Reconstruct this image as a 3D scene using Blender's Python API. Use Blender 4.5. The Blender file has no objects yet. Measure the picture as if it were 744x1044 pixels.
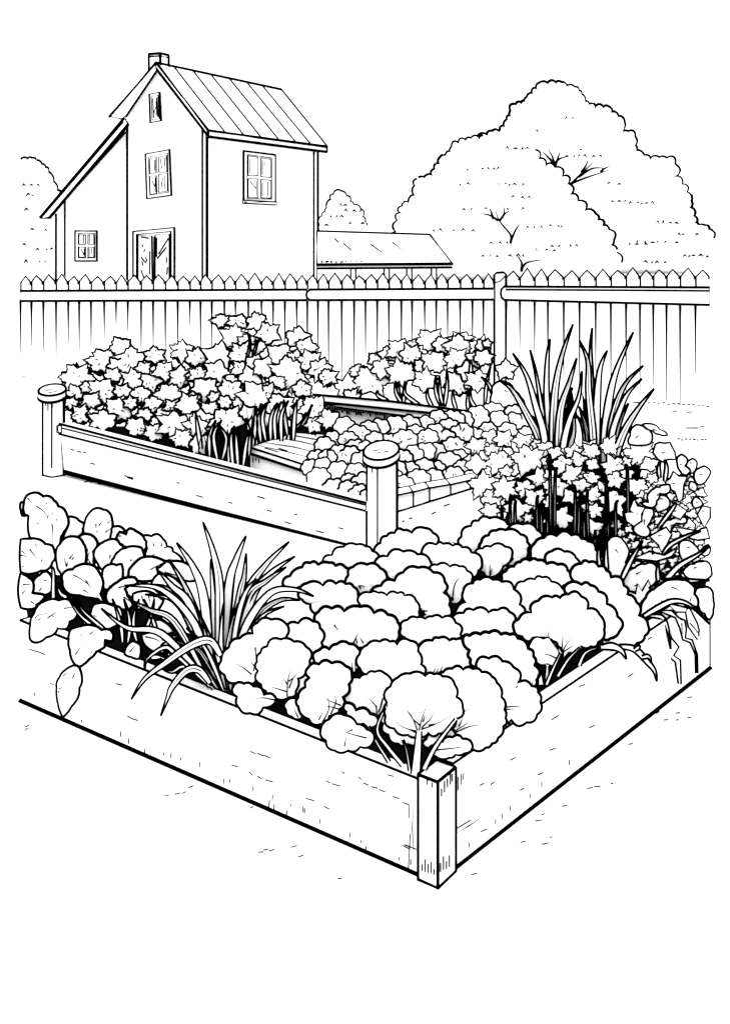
import bpy, math, random
from mathutils import Vector
from mathutils.geometry import tessellate_polygon
random.seed(7)
R = random.Random(11)
F, H, HY, CX = 1176.0, 2.0, 235.0, 372.0      # focal length in photo pixels, eye height, horizon row, centre column
CAM = Vector((0, 0, H))
scn = bpy.context.scene
COL = scn.collection

# ------------------------------------------------------------------ materials
def mat(name, c1, c2=None, scale=8.0, rough=0.9, spec=0.0):
    m = bpy.data.materials.new(name); m.use_nodes = True
    nt = m.node_tree; b = nt.nodes['Principled BSDF']
    b.inputs['Roughness'].default_value = rough
    b.inputs['Specular IOR Level'].default_value = spec
    if c2 is None:
        b.inputs['Base Color'].default_value = (*c1, 1)
    else:
        tc = nt.nodes.new('ShaderNodeTexCoord'); n = nt.nodes.new('ShaderNodeTexNoise')
        n.inputs['Scale'].default_value = scale; n.inputs['Detail'].default_value = 3
        r = nt.nodes.new('ShaderNodeValToRGB')
        r.color_ramp.elements[0].color = (*c1, 1); r.color_ramp.elements[1].color = (*c2, 1)
        nt.links.new(tc.outputs['Object'], n.inputs['Vector'])
        nt.links.new(n.outputs['Fac'], r.inputs['Fac'])
        nt.links.new(r.outputs['Color'], b.inputs['Base Color'])
    return m
PAPER = mat('white_paint', (.89, .89, .89), (.92, .92, .92), 6)
INK = mat('black_ink', (.0, .0, .0))
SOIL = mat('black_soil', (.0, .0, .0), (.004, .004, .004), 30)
GROUND = mat('white_ground', (.84, .84, .84), (.88, .88, .88), .7)

# ------------------------------------------------------------------ picture <-> place
def ray(px, py): return Vector(((px - CX) / F, 1.0, -(py - HY) / F))
def P(px, py, d): return CAM + ray(px, py) * d
def gd(py, z=0.0): return F * (H - z) / (py - HY)             # distance of a level point seen at row py
def G(px, py, z=0.0): return P(px, py, gd(py, z))
class Plane:
    def __init__(s, p, n): s.p = Vector(p); s.n = Vector(n).normalized()
    def at(s, px, py, off=0.0):
        r = ray(px, py); q = s.p + s.n * off
        return CAM + r * ((q - CAM).dot(s.n) / r.dot(s.n))
def vplane(a, b):                                             # upright plane through two points, facing the viewer
    d = Vector((b[0]-a[0], b[1]-a[1], 0)); n = Vector((d.y, -d.x, 0))
    if n.dot(CAM - Vector(a)) < 0: n = -n
    return Plane(a, n)
WK = 1.5
def px2r(w, p): return max(.0006, WK * (1.22 if p.y > 20 else 1) * w * .5 * (p - CAM).y / F)

# ------------------------------------------------------------------ mesh collector (slot 0 = paint, slot 1 = ink)
class M:
    def __init__(s): s.v = []; s.f = []; s.m = []
    def poly(s, pts, mi=0):
        i = len(s.v); s.v += [Vector(p) for p in pts]; s.f.append(list(range(i, i+len(pts)))); s.m.append(mi)
    def tube(s, pts, w=1.6, closed=False, taper=False, mi=1, k=5):
        pts = [Vector(p) for p in pts]; q = [pts[0]]
        for p in pts[1:]:
            if (p - q[-1]).length > 1e-6: q.append(p)
        pts = q; n = len(pts)
        if n < 2: return
        base = len(s.v)
        for i, p in enumerate(pts):
            a = pts[(i-1) % n] if (closed or i) else p
            b = pts[(i+1) % n] if (closed or i < n-1) else p
            t = b - a
            if t.length < 1e-9: t = Vector((1, 0, 0))
            t.normalize()
            up = (CAM - p).normalized()
            x = t.cross(up)
            if x.length < 1e-3: x = t.cross(Vector((0, 0, 1)))
            if x.length < 1e-3: x = Vector((1, 0, 0))
            x.normalize(); y = x.cross(t)
            r = px2r(w, p)
            if taper:
                u = i / (n-1); r *= max(.25, 1 - .75*u) if taper == 1 else max(.25, math.sin(math.pi*(.08+.84*u)))
            for j in range(k):
                an = 2*math.pi*j/k
                s.v.append(p + x*math.cos(an)*r + y*math.sin(an)*r)
        for i in range(n if closed else n-1):
            a0 = base + i*k; b0 = base + ((i+1) % n)*k
            for j in range(k):
                s.f.append([a0+j, a0+(j+1) % k, b0+(j+1) % k, b0+j]); s.m.append(mi)
        if not closed:
            s.f.append([base+j for j in range(k)]); s.m.append(mi)
            s.f.append([base+(n-1)*k+j for j in range(k)]); s.m.append(mi)
    def solid(s, front, off, mi=0):                            # polygon + its copy moved by off, closed all round
        n = len(front); back = [p + off for p in front]
        tri = tessellate_polygon([front])
        i = len(s.v); s.v += [Vector(p) for p in front] + back
        for t in tri:
            s.f.append([i+t[0], i+t[1], i+t[2]]); s.m.append(mi)
            s.f.append([i+n+t[2], i+n+t[1], i+n+t[0]]); s.m.append(mi)
        for a in range(n):
            b = (a+1) % n; s.f.append([i+a, i+b, i+n+b, i+n+a]); s.m.append(mi)
    def slab(s, poly, pl, th=.04, off=0.0, w=1.4, ink=True, mi=0, backink=False):
        fr = [pl.at(x, y, off+th) for x, y in poly]
        s.solid(fr, -pl.n*(th), mi)
        if ink: s.tube(fr, w, closed=True)
        if backink: s.tube([p - pl.n*th for p in fr], w, closed=True)
    def hexa(s, p, w=1.8, edges=None, mi=0):                   # p: 4 bottom + 4 top corners in the same order
        i = len(s.v); s.v += [Vector(q) for q in p]
        for f in ((0,1,2,3), (4,5,6,7), (0,1,5,4), (1,2,6,5), (2,3,7,6), (3,0,4,7)):
            s.f.append([i+a for a in f]); s.m.append(mi)
        for a, b in (edges if edges is not None else ((0,1),(1,2),(2,3),(3,0),(4,5),(5,6),(6,7),(7,4),(0,4),(1,5),(2,6),(3,7))):
            s.tube([p[a], p[b]], w)
    def marks(s, segs, pl, w=1.0, off=.003):
        for g in segs: s.tube([pl.at(x, y, off) for x, y in g], w, taper=2 if len(g) > 2 else False, k=4)
    def build(s, name, parent=None, mats=None):
        o0 = wl(parent) if parent else Vector((0, 0, 0))
        me = bpy.data.meshes.new(name)
        me.from_pydata([tuple(v - o0) for v in s.v], [], s.f)
        for m in (mats or (PAPER, INK)): me.materials.append(m)
        me.polygons.foreach_set('material_index', s.m)
        me.validate(); me.update()
        o = bpy.data.objects.new(name, me); COL.objects.link(o)
        if parent: o.parent = parent
        return o
def wl(o):
    v = Vector((0, 0, 0))
    while o: v += o.location; o = o.parent
    return v
def thing(name, label, cat, loc, group=None):
    o = bpy.data.objects.new(name, None); COL.objects.link(o); o.location = loc
    o.empty_display_size = .2
    o['label'] = label; o['category'] = cat
    if group: o['group'] = group
    return o
def tag(o, label, cat, group=None):
    o['label'] = label; o['category'] = cat
    if group: o['group'] = group
    return o
def struct(o, kind='structure', label=None, cat=None):
    o['kind'] = kind
    if label: o['label'] = label; o['category'] = cat
    return o

# ------------------------------------------------------------------ 2-D outlines
def Z(ox, oy, s, pts): return [(ox + x*s, oy + y*s) for x, y in pts]
def area(p): return .5*sum(p[i][0]*p[(i+1) % len(p)][1] - p[(i+1) % len(p)][0]*p[i][1] for i in range(len(p)))
def scallop(p, k=.22, n=6):                                    # every side of the polygon becomes an outward arc
    sg = 1 if area(p) > 0 else -1; out = []
    for i in range(len(p)):
        a, b = p[i], p[(i+1) % len(p)]
        dx, dy = b[0]-a[0], b[1]-a[1]
        for j in range(n):
            t = j/n; h = k*4*t*(1-t)
            out.append((a[0]+dx*t + sg*dy*h, a[1]+dy*t - sg*dx*h))
    return out
def wavy(p, rd, lo=.1, hi=.3, mx=11, jit=.7):                 # uneven scallops: long sides are broken up, every arc differs
    q = []
    for i, a in enumerate(p):
        b = p[(i+1) % len(p)]; L = math.dist(a, b); n = max(1, round(L/mx))
        sg = 1 if area(p) > 0 else -1
        for j in range(n):
            t = j/n + (rd.uniform(-.12, .12) if j else 0); h = .12*4*t*(1-t) if n > 1 else 0
            q.append((a[0]+(b[0]-a[0])*t+sg*(b[1]-a[1])*h+rd.uniform(-jit, jit), a[1]+(b[1]-a[1])*t-sg*(b[0]-a[0])*h+rd.uniform(-jit, jit)))
    sg = 1 if area(q) > 0 else -1; out = []
    for i, a in enumerate(q):
        b = q[(i+1) % len(q)]; k = rd.uniform(lo, hi); dx, dy = b[0]-a[0], b[1]-a[1]
        for j in range(5):
            t = j/5; h = k*4*t*(1-t); out.append((a[0]+dx*t+sg*dy*h, a[1]+dy*t-sg*dx*h))
    return out
def smooth(p, n=5, closed=True):                               # Catmull-Rom
    out = []; N = len(p)
    rng = N if closed else N-1
    for i in range(rng):
        g = (lambda j: p[j % N]) if closed else (lambda j: p[max(0, min(N-1, j))])
        p0, p1, p2, p3 = g(i-1), g(i), g(i+1), g(i+2)
        for j in range(n):
            t = j/n
            out.append(tuple(.5*((2*p1[c]) + (-p0[c]+p2[c])*t + (2*p0[c]-5*p1[c]+4*p2[c]-p3[c])*t*t + (-p0[c]+3*p1[c]-3*p2[c]+p3[c])*t**3) for c in (0, 1)))
    if not closed: out.append(tuple(p[-1]))
    return out
def resample(p, step, jit, rnd, closed=False):
    out = [p[0]]; need = step*rnd.uniform(1-jit, 1+jit); acc = 0
    q = p + [p[0]] if closed else p
    for a, b in zip(q, q[1:]):
        L = math.dist(a, b); pos = 0
        while acc + (L-pos) >= need:
            pos += need-acc; t = pos/L
            out.append((a[0]+(b[0]-a[0])*t, a[1]+(b[1]-a[1])*t)); acc = 0
            need = step*rnd.uniform(1-jit, 1+jit)
        acc += L-pos
    return out
def star(cx, cy, r, rot, n, rnd, sq=1.0, depth=.6):            # a lobed leaf: every lobe has a tip and two toothed shoulders
    out = []; sec = math.tau/n
    for i in range(n):
        a0 = rot + sec*i + rnd.uniform(-.1, .1); L = rnd.uniform(.85, 1.15)
        for f, q in ((-.5, depth+.04), (-.3, .86), (-.2, .80), (0, 1.03*L), (.2, .80), (.3, .88)):
            if abs(f) == .3 and rnd.random() < .25: continue
            rr = r*q*rnd.uniform(.93, 1.07); a = a0 + f*sec + rnd.uniform(-.04, .04)
            out.append((cx+rr*math.cos(a), cy+rr*math.sin(a)*sq))
    return out
def leafplane(px, py, d, el, az):
    e, a = math.radians(el), math.radians(az)
    return Plane(P(px, py, d), (math.sin(a)*math.cos(e), -math.cos(a)*math.cos(e), math.sin(e)))

def leaf(m, out, pl, w=2.0, bulge=.0, th=.003, veins=(), vw=1.0, mi=0, ink=True):
    """one blade of foliage: domed sheet with an inked rim and inked veins"""
    n = len(out); cx = sum(p[0] for p in out)/n; cy = sum(p[1] for p in out)/n
    c = pl.at(cx, cy); rim = [pl.at(x, y) for x, y in out]
    ok = True; sg = None
    for i in range(n):
        a, b = out[i], out[(i+1) % n]
        cr = (a[0]-cx)*(b[1]-cy) - (a[1]-cy)*(b[0]-cx)
        if abs(cr) < 1e-9: continue
        if sg is None: sg = cr > 0
        elif (cr > 0) != sg: ok = False; break
    nn = pl.n
    if ok and bulge > 0:
        i0 = len(m.v)
        for t, h in ((1, 0), (.75, .45), (.4, .85)):
            m.v += [c + (p-c)*t + nn*bulge*h for p in rim]
        m.v.append(c + nn*bulge); top = len(m.v)-1
        m.v += [p - nn*th for p in rim]; bk = top+1
        m.v.append(c + nn*(bulge*.6)); cb = len(m.v)-1
        for a in range(n):
            b = (a+1) % n
            for k in (0, 1):
                m.f.append([i0+k*n+a, i0+k*n+b, i0+(k+1)*n+b, i0+(k+1)*n+a]); m.m.append(mi)
            m.f.append([i0+2*n+a, i0+2*n+b, top]); m.m.append(mi)
            m.f.append([i0+a, i0+b, bk+b, bk+a]); m.m.append(mi)
            m.f.append([bk+b, bk+a, cb]); m.m.append(mi)
    else:
        m.solid(rim, -nn*th, mi); bulge = 0
    if ink: m.tube(rim, w, closed=True)
    for v in veins:
        pts = smooth(v, 4, False) if len(v) > 2 else v
        q = []
        for x, y in pts: q.append(pl.at(x, y, bulge*1.02 + .002) if bulge else pl.at(x, y, .002))
        m.tube(q, vw, taper=1, k=4)

def blade(m, path, wpx, pl, w=1.4, mid=False, th=.002):
    c = smooth(path, 6, False); n = len(c); L, Rr = [], []
    for i, p in enumerate(c):
        a = c[max(0, i-1)]; b = c[min(n-1, i+1)]
        dx, dy = b[0]-a[0], b[1]-a[1]; l = math.hypot(dx, dy) or 1
        u = i/(n-1); h = wpx*.5*min(1, .55+u*1.6)*(1-u**2.2)
        L.append((p[0]-dy/l*h, p[1]+dx/l*h)); Rr.append((p[0]+dy/l*h, p[1]-dx/l*h))
    i0 = len(m.v); l3 = [pl.at(*p) for p in L]; r3 = [pl.at(*p) for p in Rr]
    m.v += l3 + r3 + [p - pl.n*th for p in l3] + [p - pl.n*th for p in r3]
    for a in range(n-1):
        m.f.append([i0+a, i0+a+1, i0+n+a+1, i0+n+a]); m.m.append(0)
        m.f.append([i0+2*n+a, i0+2*n+a+1, i0+3*n+a+1, i0+3*n+a]); m.m.append(0)
    m.tube(l3, w, k=4); m.tube(r3, w, k=4)
    if mid: m.tube([pl.at(*p, .002) for p in c[n//6:int(n*.8)]], w*.6, taper=1, k=4)

# ================================================================== SETTING
g = M(); g.poly([(-300, -20, 0), (300, -20, 0), (300, 500, 0), (-300, 500, 0)])
struct(g.build('ground', mats=(GROUND, INK)))

def base_xy(px, d): return ((px-CX)/F*d, d, 0)

# ================================================================== FARMHOUSE
A = P(210, 285, 32.7); Bp = Vector((A.x - .898*2.76, A.y + .44*2.76, 0)); Cc = P(323, 285, 38.6)
GW = vplane(A, Bp); RW = vplane(A, Cc)
rdir = Vector((Cc.x-A.x, Cc.y-A.y, 0)).normalized(); gdir = Vector((Bp.x-A.x, Bp.y-A.y, 0)).normalized()
house = thing('farmhouse', 'tall white gabled house with a lean-to and ribbed metal roof behind the picket fence', 'house', (A.x, A.y, 0))
w = M()
gp = [(130, 306), (130, 121), (159, 68), (211, 134), (211, 308)]
fr = [GW.at(x, y) for x, y in gp]
for q in fr:
    if q.z < 1.0: q.z = 0
w.solid(fr, rdir*6.55)
w.tube([fr[0], fr[1]], 2.0); w.tube([fr[4], fr[3]], 2.0)
w.tube([GW.at(206.5, 132, .01), GW.at(206.5, 305, .01)], 1.3)
cb = fr[4] + rdir*6.55; ct = fr[3] + rdir*6.55
w.tube([cb, ct], 2.0); w.tube([cb - rdir*.28 + RW.n*.01, ct - rdir*.28 + RW.n*.01], 1.4)
w.marks([[(162, 74), (206, 131)]], GW, 1.2, .012)
w.build('wall', house)
# main roof
ef, rf, lf = GW.at(212.5, 133, .1), GW.at(159.5, 64, .1), GW.at(112, 118.5, .1)
LR = 7.1
roof = M()
dn = (ef-rf).cross(rdir).normalized()
if dn.z < 0: dn = -dn
roof.solid([rf, ef, ef+rdir*LR, rf+rdir*LR], -dn*.1)
roof.tube([rf, ef, ef+rdir*LR, rf+rdir*LR], 2.0, closed=True)
dw = Vector((0, 0, -.17))
roof.solid([ef, ef+rdir*LR, ef+rdir*LR+dw, ef+dw], -RW.n*.06); roof.tube([ef+dw, ef+rdir*LR+dw], 1.8)
roof.tube([ef, ef+dw], 1.8); roof.tube([ef+rdir*LR, ef+rdir*LR+dw], 1.8)
for t in (.12, .26, .4, .55, .7, .84): roof.tube([rf+rdir*LR*(t*.98)+dn*.012, ef+rdir*LR*t+dn*.012], 1.3)
for t in (.1, .3, .5, .66, .9):
    a = rf+rdir*LR*t; b = ef+rdir*LR*t; s = R.uniform(.4, .7); roof.tube([a.lerp(b, s)+dn*.012+rdir*.3, a.lerp(b, s+.09)+dn*.012+rdir*.3], .8, taper=2)
rk = Vector((0, 0, -.16))
roof.solid([rf, ef, ef+rk, rf+rk], -GW.n*.07); roof.tube([rf+rk, ef+rk], 1.6)
d2 = (lf-rf).cross(rdir).normalized()
if d2.z < 0: d2 = -d2
roof.solid([rf, lf, lf+rdir*LR, rf+rdir*LR], -d2*.1); roof.tube([rf, lf, lf+rdir*LR], 2.0)
pl3 = Plane(rf, GW.n)
roof.slab([(158.5, 65), (160, 72.5), (127, 121.5), (112.5, 118.5)], pl3, .03, .0, 1.5)
ro = roof.build('roof', house)
ch = M()
cbp = rf + rdir*.34 + gdir*.20
hx = []
for z in (-.2, .30):
    for a, b in ((.18, -.18), (-.22, -.18), (-.22, .22), (.18, .22)):
        q = cbp + gdir*a + rdir*b; hx.append(Vector((q.x, q.y, rf.z+z)))
ch.hexa(hx, 1.8)
ch.tube([hx[i]+Vector((0, 0, .42)) for i in range(4)], 1.2, closed=True)
ch.build('chimney', ro)
# lean-to
lt = M(); LP = Plane(GW.at(130, 200, -.12), GW.n)
fr = [LP.at(x, y) for x, y in [(57.5, 302), (57.5, 218), (62, 208), (129, 128), (129, 304)]]
for q in fr:
    if q.z < 1.0: q.z = 0
lt.solid(fr, rdir*4.5); lt.tube([fr[0], fr[1]], 1.8)
lt.marks([[(66.5, 203), (66.5, 300)], [(128, 135), (67, 203)], [(128, 131.5), (62, 206)]], LP, 1.3, .01)
lt.build('lean_to_wall', house)
lr = M(); q = [LP.at(x, y, .35) for x, y in [(127.5, 119.5), (131, 127), (51, 222), (41, 222)]]
lr.solid(q, -LP.n*.06); lr.tube(q, 2.0, closed=True)
lr.solid([q[0], q[3], q[3]+rdir*5, q[0]+rdir*5], Vector((0, 0, -.08)))
lr.tube([LP.at(44, 220, .36), LP.at(126, 124, .36)], 1.0)
lr.build('lean_to_roof', house)

def window(name, pl, outer, inner, panes, marks, sill=None, w=1.6):
    f = M(); f.slab(outer, pl, .07, 0, w); o = f.build(name, house)
    for pn in panes:
        m = M(); m.slab(pn, pl, .02, .065, .9)
        if marks: m.marks(marks.pop(0), pl, .7, .09)
        m.build('pane', o)
    i = M(); i.slab(inner, pl, .015, .06, .8); i.build('sash', o)
    if sill: s = M(); s.slab(sill, pl, .1, .0, .9); s.build('sill', o)
    return o
window('window', RW, [(248.5, 154), (280.5, 158), (280.5, 206), (248.5, 206)], [(252, 157.5), (277, 161), (277, 203), (252, 202.5)],
       [[(253, 159), (263, 160.5), (263, 179), (253, 179)], [(266, 161), (276, 162.5), (276, 181), (266, 180)],
        [(253, 182.5), (263, 182.5), (263, 201.5), (253, 201)], [(266, 183), (276, 184), (276, 202), (266, 201.5)]],
       [[[(255, 162), (255, 177)]], [[(267.5, 163), (267.5, 178)], [(269.5, 164), (269.5, 170)]], [[(255, 185), (261, 192)], [(261.5, 184), (261.5, 200)]], [[(267.5, 186), (267.5, 200)], [(273, 185), (273, 200)]]],
       [(247.5, 204), (282, 206), (282, 209), (247.5, 207.3)])
window('window', GW, [(148.5, 157), (173, 152.5), (175, 199), (150, 202.5)], [(151.5, 160), (171, 156), (172, 196), (153, 199)],
       [[(153, 162), (159.5, 160.5), (159.5, 176), (153, 177)], [(162, 160), (170, 158.5), (170.5, 175), (162, 175.5)],
        [(153, 180), (159.5, 179), (160, 197), (153.5, 198)], [(162, 178), (171, 177), (171, 194.5), (162, 196)]],
       [[[(158, 163), (158, 174)]], [[(164, 162), (165, 172)], [(168.5, 160), (168, 170)]], [[(155, 184), (158, 190)], [(158.5, 181), (158.5, 196)]], [[(168.5, 179), (168.5, 193)], [(166, 181), (164.5, 192)]]])
window('attic_window', GW, [(152.5, 96), (163, 94), (164.5, 123), (153.5, 125)], [(154.5, 98.5), (161.5, 97), (162.5, 121), (155.5, 122.5)],
       [[(156, 100.5), (160, 99.5), (161, 119), (157, 120)]], [[[(158.5, 102), (159.5, 108), (157.5, 114), (159.5, 118)], [(159.8, 101), (160, 117)]]])
window('window', LP, [(77, 235.5), (99, 235.5), (99, 266), (77, 266)], [(80, 238), (97, 238), (97, 263), (80, 263)],
       [[(81, 239.5), (87.5, 239.5), (87.5, 249), (81, 249)], [(90, 239.5), (96, 239.5), (96, 249), (90, 249)],
        [(81, 252), (87.5, 252), (87.5, 262), (81, 262)], [(90, 252), (96, 252), (96, 262), (90, 262)]],
       [[[(85.5, 240), (85.5, 248)]], [[(91.5, 240), (91.5, 248)]], [[(83, 254), (86, 260)], [(86.3, 253), (86.3, 261)]], [[(91.3, 253), (91.3, 261)], [(94, 253), (94, 259)]]])
dr = M(); dr.slab([(136, 236), (178, 232), (178, 307), (136, 305)], GW, .06, 0, 1.6)
dr.slab([(139.5, 239), (174.5, 236), (174.5, 306), (139.5, 304)], GW, .02, .05, 1.3); do = dr.build('door_frame', house)
dd = M(); dd.slab([(141, 240), (155, 240.5), (156, 305), (141, 304)], GW, .03, .065, 1.2)
dd.marks([[(144, 241.5), (152, 243)], [(145, 249), (146, 252)], [(148, 254), (147, 257)], [(144, 262), (149, 268)], [(145, 266), (146, 271)], [(149, 262), (150, 267)], [(153, 256), (153, 280)], [(144, 275), (147, 283)]], GW, 1.0, .1)
dd.build('door', house)
d3 = M(); d3.slab([(158.5, 239.5), (173, 238.5), (173, 305), (158.5, 305)], GW, .03, .065, 1.2)
d3.marks([[(162, 259), (172, 243)], [(160.5, 264), (170, 252)], [(160, 242), (160, 262)], [(170, 262), (170, 268)], [(171, 272), (170.5, 280)]], GW, 1.1, .1)
d3.build('door_leaf', house)
hg = M(); hg.slab([(156.6, 241), (157.8, 241), (157.8, 304), (156.6, 304)], GW, .01, .1, 1, ink=False, mi=1); hg.build('door_gap', do)

# shed
sd = thing('garden_shed', 'low long shed with a plain sloping roof beside the tall house', 'shed', base_xy(390, 23))
a, b = P(323, 236, 24.2), P(438, 239.5, 24.2); c, d = P(461, 269, 22.6), P(323, 270, 22.6)
m = M(); m.solid([a, b, c, d], Vector((0, .03, -.09))); m.tube([a, b, c, d], 2.0, closed=True)
m.tube([d+Vector((0, 0, -.07)), c+Vector((0, 0, -.07))], 1.4)
sp = Plane(d, (b-d).cross(a-b) if (b-d).cross(a-b).z > 0 else -(b-d).cross(a-b))
m.marks([[(350, 248), (358, 255)], [(378, 249), (390, 258)], [(400, 247), (412, 257)], [(428, 252), (438, 262)], [(341, 243), (345, 247)]], sp, .9, .01)
m.marks([[(x, 267+R.uniform(-.6, .6)), (x+R.uniform(1.5, 3.5), 267+R.uniform(-.6, .6))] for x in range(327, 455, 5)], sp, 1.4, .012)
m.build('roof', sd)
for x, dd_ in ((360, 22.8), (394, 22.8), (417, 22.8), (442, 22.8), (364, 24), (419, 24)):
    t = P(x, 271, dd_); m = M()
    m.hexa([Vector((t.x+i, t.y+j, z)) for z in (0, t.z-.02) for i, j in ((-.05, -.05), (.05, -.05), (.05, .05), (-.05, .05))], 1.0); m.build('post', sd)
m = M(); wp = vplane(P(323, 270, 23.9), P(460, 270, 23.9))
m.slab([(323, 345), (323, 262), (440, 262), (440, 345)], wp, .05, 0, 1.2); m.build('wall', sd)

# ================================================================== TREES
def crown(name, parent, coarse, d, thick, w=2.0, step=9, k=.3, skip=(), marks=(), seed=1, gap=(-1, -1)):
    rd = random.Random(seed); m = M()
    pts = resample(coarse[:-skip], step, .55, rd) if step else list(coarse[:-skip])
    pts = [pts[0]]+[(x+rd.uniform(-1, 1)*(1.6 if step else .3), y+rd.uniform(-1, 1)*(1.6 if step else .3)) for x, y in pts[1:-1]]+[pts[-1]]
    tail = coarse[-skip:] if skip else []
    full = pts + tail
    sg = 1 if area(full) > 0 else -1; out = []; ink = []
    for i, a in enumerate(full):
        b = full[(i+1) % len(full)]; dx, dy = b[0]-a[0], b[1]-a[1]
        kk = k*rd.uniform(.5, 1.5) if i < len(pts)-1 and not gap[0] <= i < gap[1] else 0
        for j in range(5):
            t = j/5; h = kk*4*t*(1-t)
            out.append((a[0]+dx*t+sg*dy*h, a[1]+dy*t-sg*dx*h))
            if i < len(pts)-1: ink.append(None if gap[0] <= i < gap[1] else out[-1])
    xs_ = [p[0] for p in out]; ys_ = [p[1] for p in out]
    cx = (min(xs_)+max(xs_))/2; cy = min(ys_)*.3+max(ys_)*.7
    c = P(cx, cy, d); rim = [P(x, y, d) for x, y in out]; n = len(out); i0 = len(m.v)
    rings = [(1, 0), (.93, .37), (.8, .6), (.55, .84), (.25, .97)]
    for side in (-1, 1):
        for t, h in rings:
            for x, y in out:
                m.v.append(P(cx+(x-cx)*t, cy+(y-cy)*t, d-thick*h) if side < 0 else c+(P(x, y, d)-c)*t+Vector((0, thick*h, 0)))
        m.v.append(c+Vector((0, side*thick, 0)))
    per = n*len(rings)+1
    for s in (0, 1):
        o = i0+s*per
        for r in range(len(rings)-1):
            for a in range(n):
                b = (a+1) % n; m.f.append([o+r*n+a, o+r*n+b, o+(r+1)*n+b, o+(r+1)*n+a]); m.m.append(0)
        for a in range(n): m.f.append([o+(len(rings)-1)*n+a, o+(len(rings)-1)*n+(a+1) % n, o+per-1]); m.m.append(0)
    # inked outline broken into strokes of uneven weight
    i = 0
    while i < len(ink)-2:
        L = rd.randint(9, 26)
        if ink[i] is None: i += 1; continue
        seg = ink[i:i+L+1]
        if None in seg: seg = seg[:seg.index(None)]; L = max(1, len(seg))
        if len(seg) > 2: m.tube([P(x, y, d-.04) for x, y in seg], w*1.35*rd.uniform(.75, 1.15), k=5)
        i += L if rd.random() < .8 else L+1
    mp = Plane(P(cx, cy, d-thick*1.02), (0, -1, 0))
    def surf(x, y):
        # distance of the front surface seen at this pixel
        u = ((x-cx), (y-cy)); best = 1e9
        for a in range(n):
            p, q = out[a], out[(a+1) % n]
            e = (q[0]-p[0], q[1]-p[1]); den = u[0]*e[1]-u[1]*e[0]
            if abs(den) < 1e-9: continue
            t = ((p[0]-cx)*e[1]-(p[1]-cy)*e[0])/den; s = ((p[0]-cx)*u[1]-(p[1]-cy)*u[0])/den
            if t > 0 and -.01 <= s <= 1.01: best = min(best, t)
        r = 1/best if best < 1e9 else 0
        r = min(.99, r)
        for (t0, h0), (t1, h1) in zip(rings+[(0, 1)], (rings+[(0, 1)])[1:]):
            if t1 <= r <= t0: h = h0+(h1-h0)*(t0-r)/(t0-t1); break
        return d - thick*h*1.06 - .05
    for g in marks:
        q = [P(x, y, surf(x, y)) for x, y in g]; m.tube(q, 1.4, taper=2 if len(g) > 2 else False, k=4)
    o = m.build('crown', parent)
    return o, surf
def ticks(rows, rd):
    out = []
    for x0, x1, y in rows:
        x = x0
        while x < x1:
            l = rd.uniform(2, 6); h = rd.uniform(1, 3)
            if rd.random() < .75: out.append([(x, y+rd.uniform(-1, 1)), (x+l*.5, y-h), (x+l, y+rd.uniform(-1, 1))])
            x += l+rd.uniform(.5, 5)
    return out
def limbs(parent, surf, lines, w):
    m = M()
    for g in lines:
        q = smooth(g, 4, False)
        m.tube([P(x, y, surf(x, y)-.03) for x, y in q], w, taper=1)
    m.build('limb', parent)
def trunk(parent, px, d, r, h):
    m = M(); x, y, _ = base_xy(px, d); n = 8
    for z, rr in ((0, r*1.4), (h*.3, r), (h, r*.7)):
        for j in range(n): m.v.append(Vector((x+rr*math.cos(j*math.tau/n), y+rr*math.sin(j*math.tau/n), z)))
    for k in (0, 1):
        for j in range(n): m.f.append([k*n+j, k*n+(j+1) % n, (k+1)*n+(j+1) % n, (k+1)*n+j]); m.m.append(0)
    m.build('trunk', parent)
OB = (310, 70, .5645)
rd = random.Random(5)
t1 = thing('tree', 'broad rounded tree in front of the taller one, right of the shed', 'tree', base_xy(515, 47), 'round leafy trees behind the fence')
OT, OR = (400, 75, .2285), (560, 75, .2285)
c1 = Z(*OT, [(10, 760), (15, 705), (22, 655), (40, 625), (45, 590), (70, 578), (118, 565), (95, 540), (100, 500), (110, 470), (140, 465), (180, 460), (188, 425), (212, 405), (212, 375), (235, 365), (268, 360), (265, 325), (295, 312), (325, 300), (350, 290), (385, 292), (410, 285)])
skipc = Z(*OT, [(520, 285)])
c1b = Z(*OT, [(635, 340), (645, 380), (680, 415), (722, 418)]) + Z(*OR, [(55, 460), (80, 490), (90, 540), (125, 570), (155, 615), (205, 630), (212, 655), (235, 685), (265, 700), (285, 740), (268, 770), (298, 800), (305, 855)])
mk = ticks([(505, 545, 152), (475, 487, 175), (490, 512, 173), (468, 480, 189), (500, 535, 189), (470, 500, 214), (515, 535, 214), (535, 552, 233), (462, 485, 236), (498, 520, 249), (490, 535, 262), (440, 462, 236), (520, 540, 202), (560, 590, 252), (545, 570, 256), (545, 572, 232), (430, 445, 254)], rd)
mk = [g for g in mk if g[0][0] < 600]
o1, s1 = crown('crown', t1, c1 + skipc + c1b + Z(*OB, [(566, 385), (380, 392), (168, 385)]), 47, 3.2, 2.0, 0, .36, 3, mk, 3, gap=(len(c1)-1, len(c1)+1))
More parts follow.
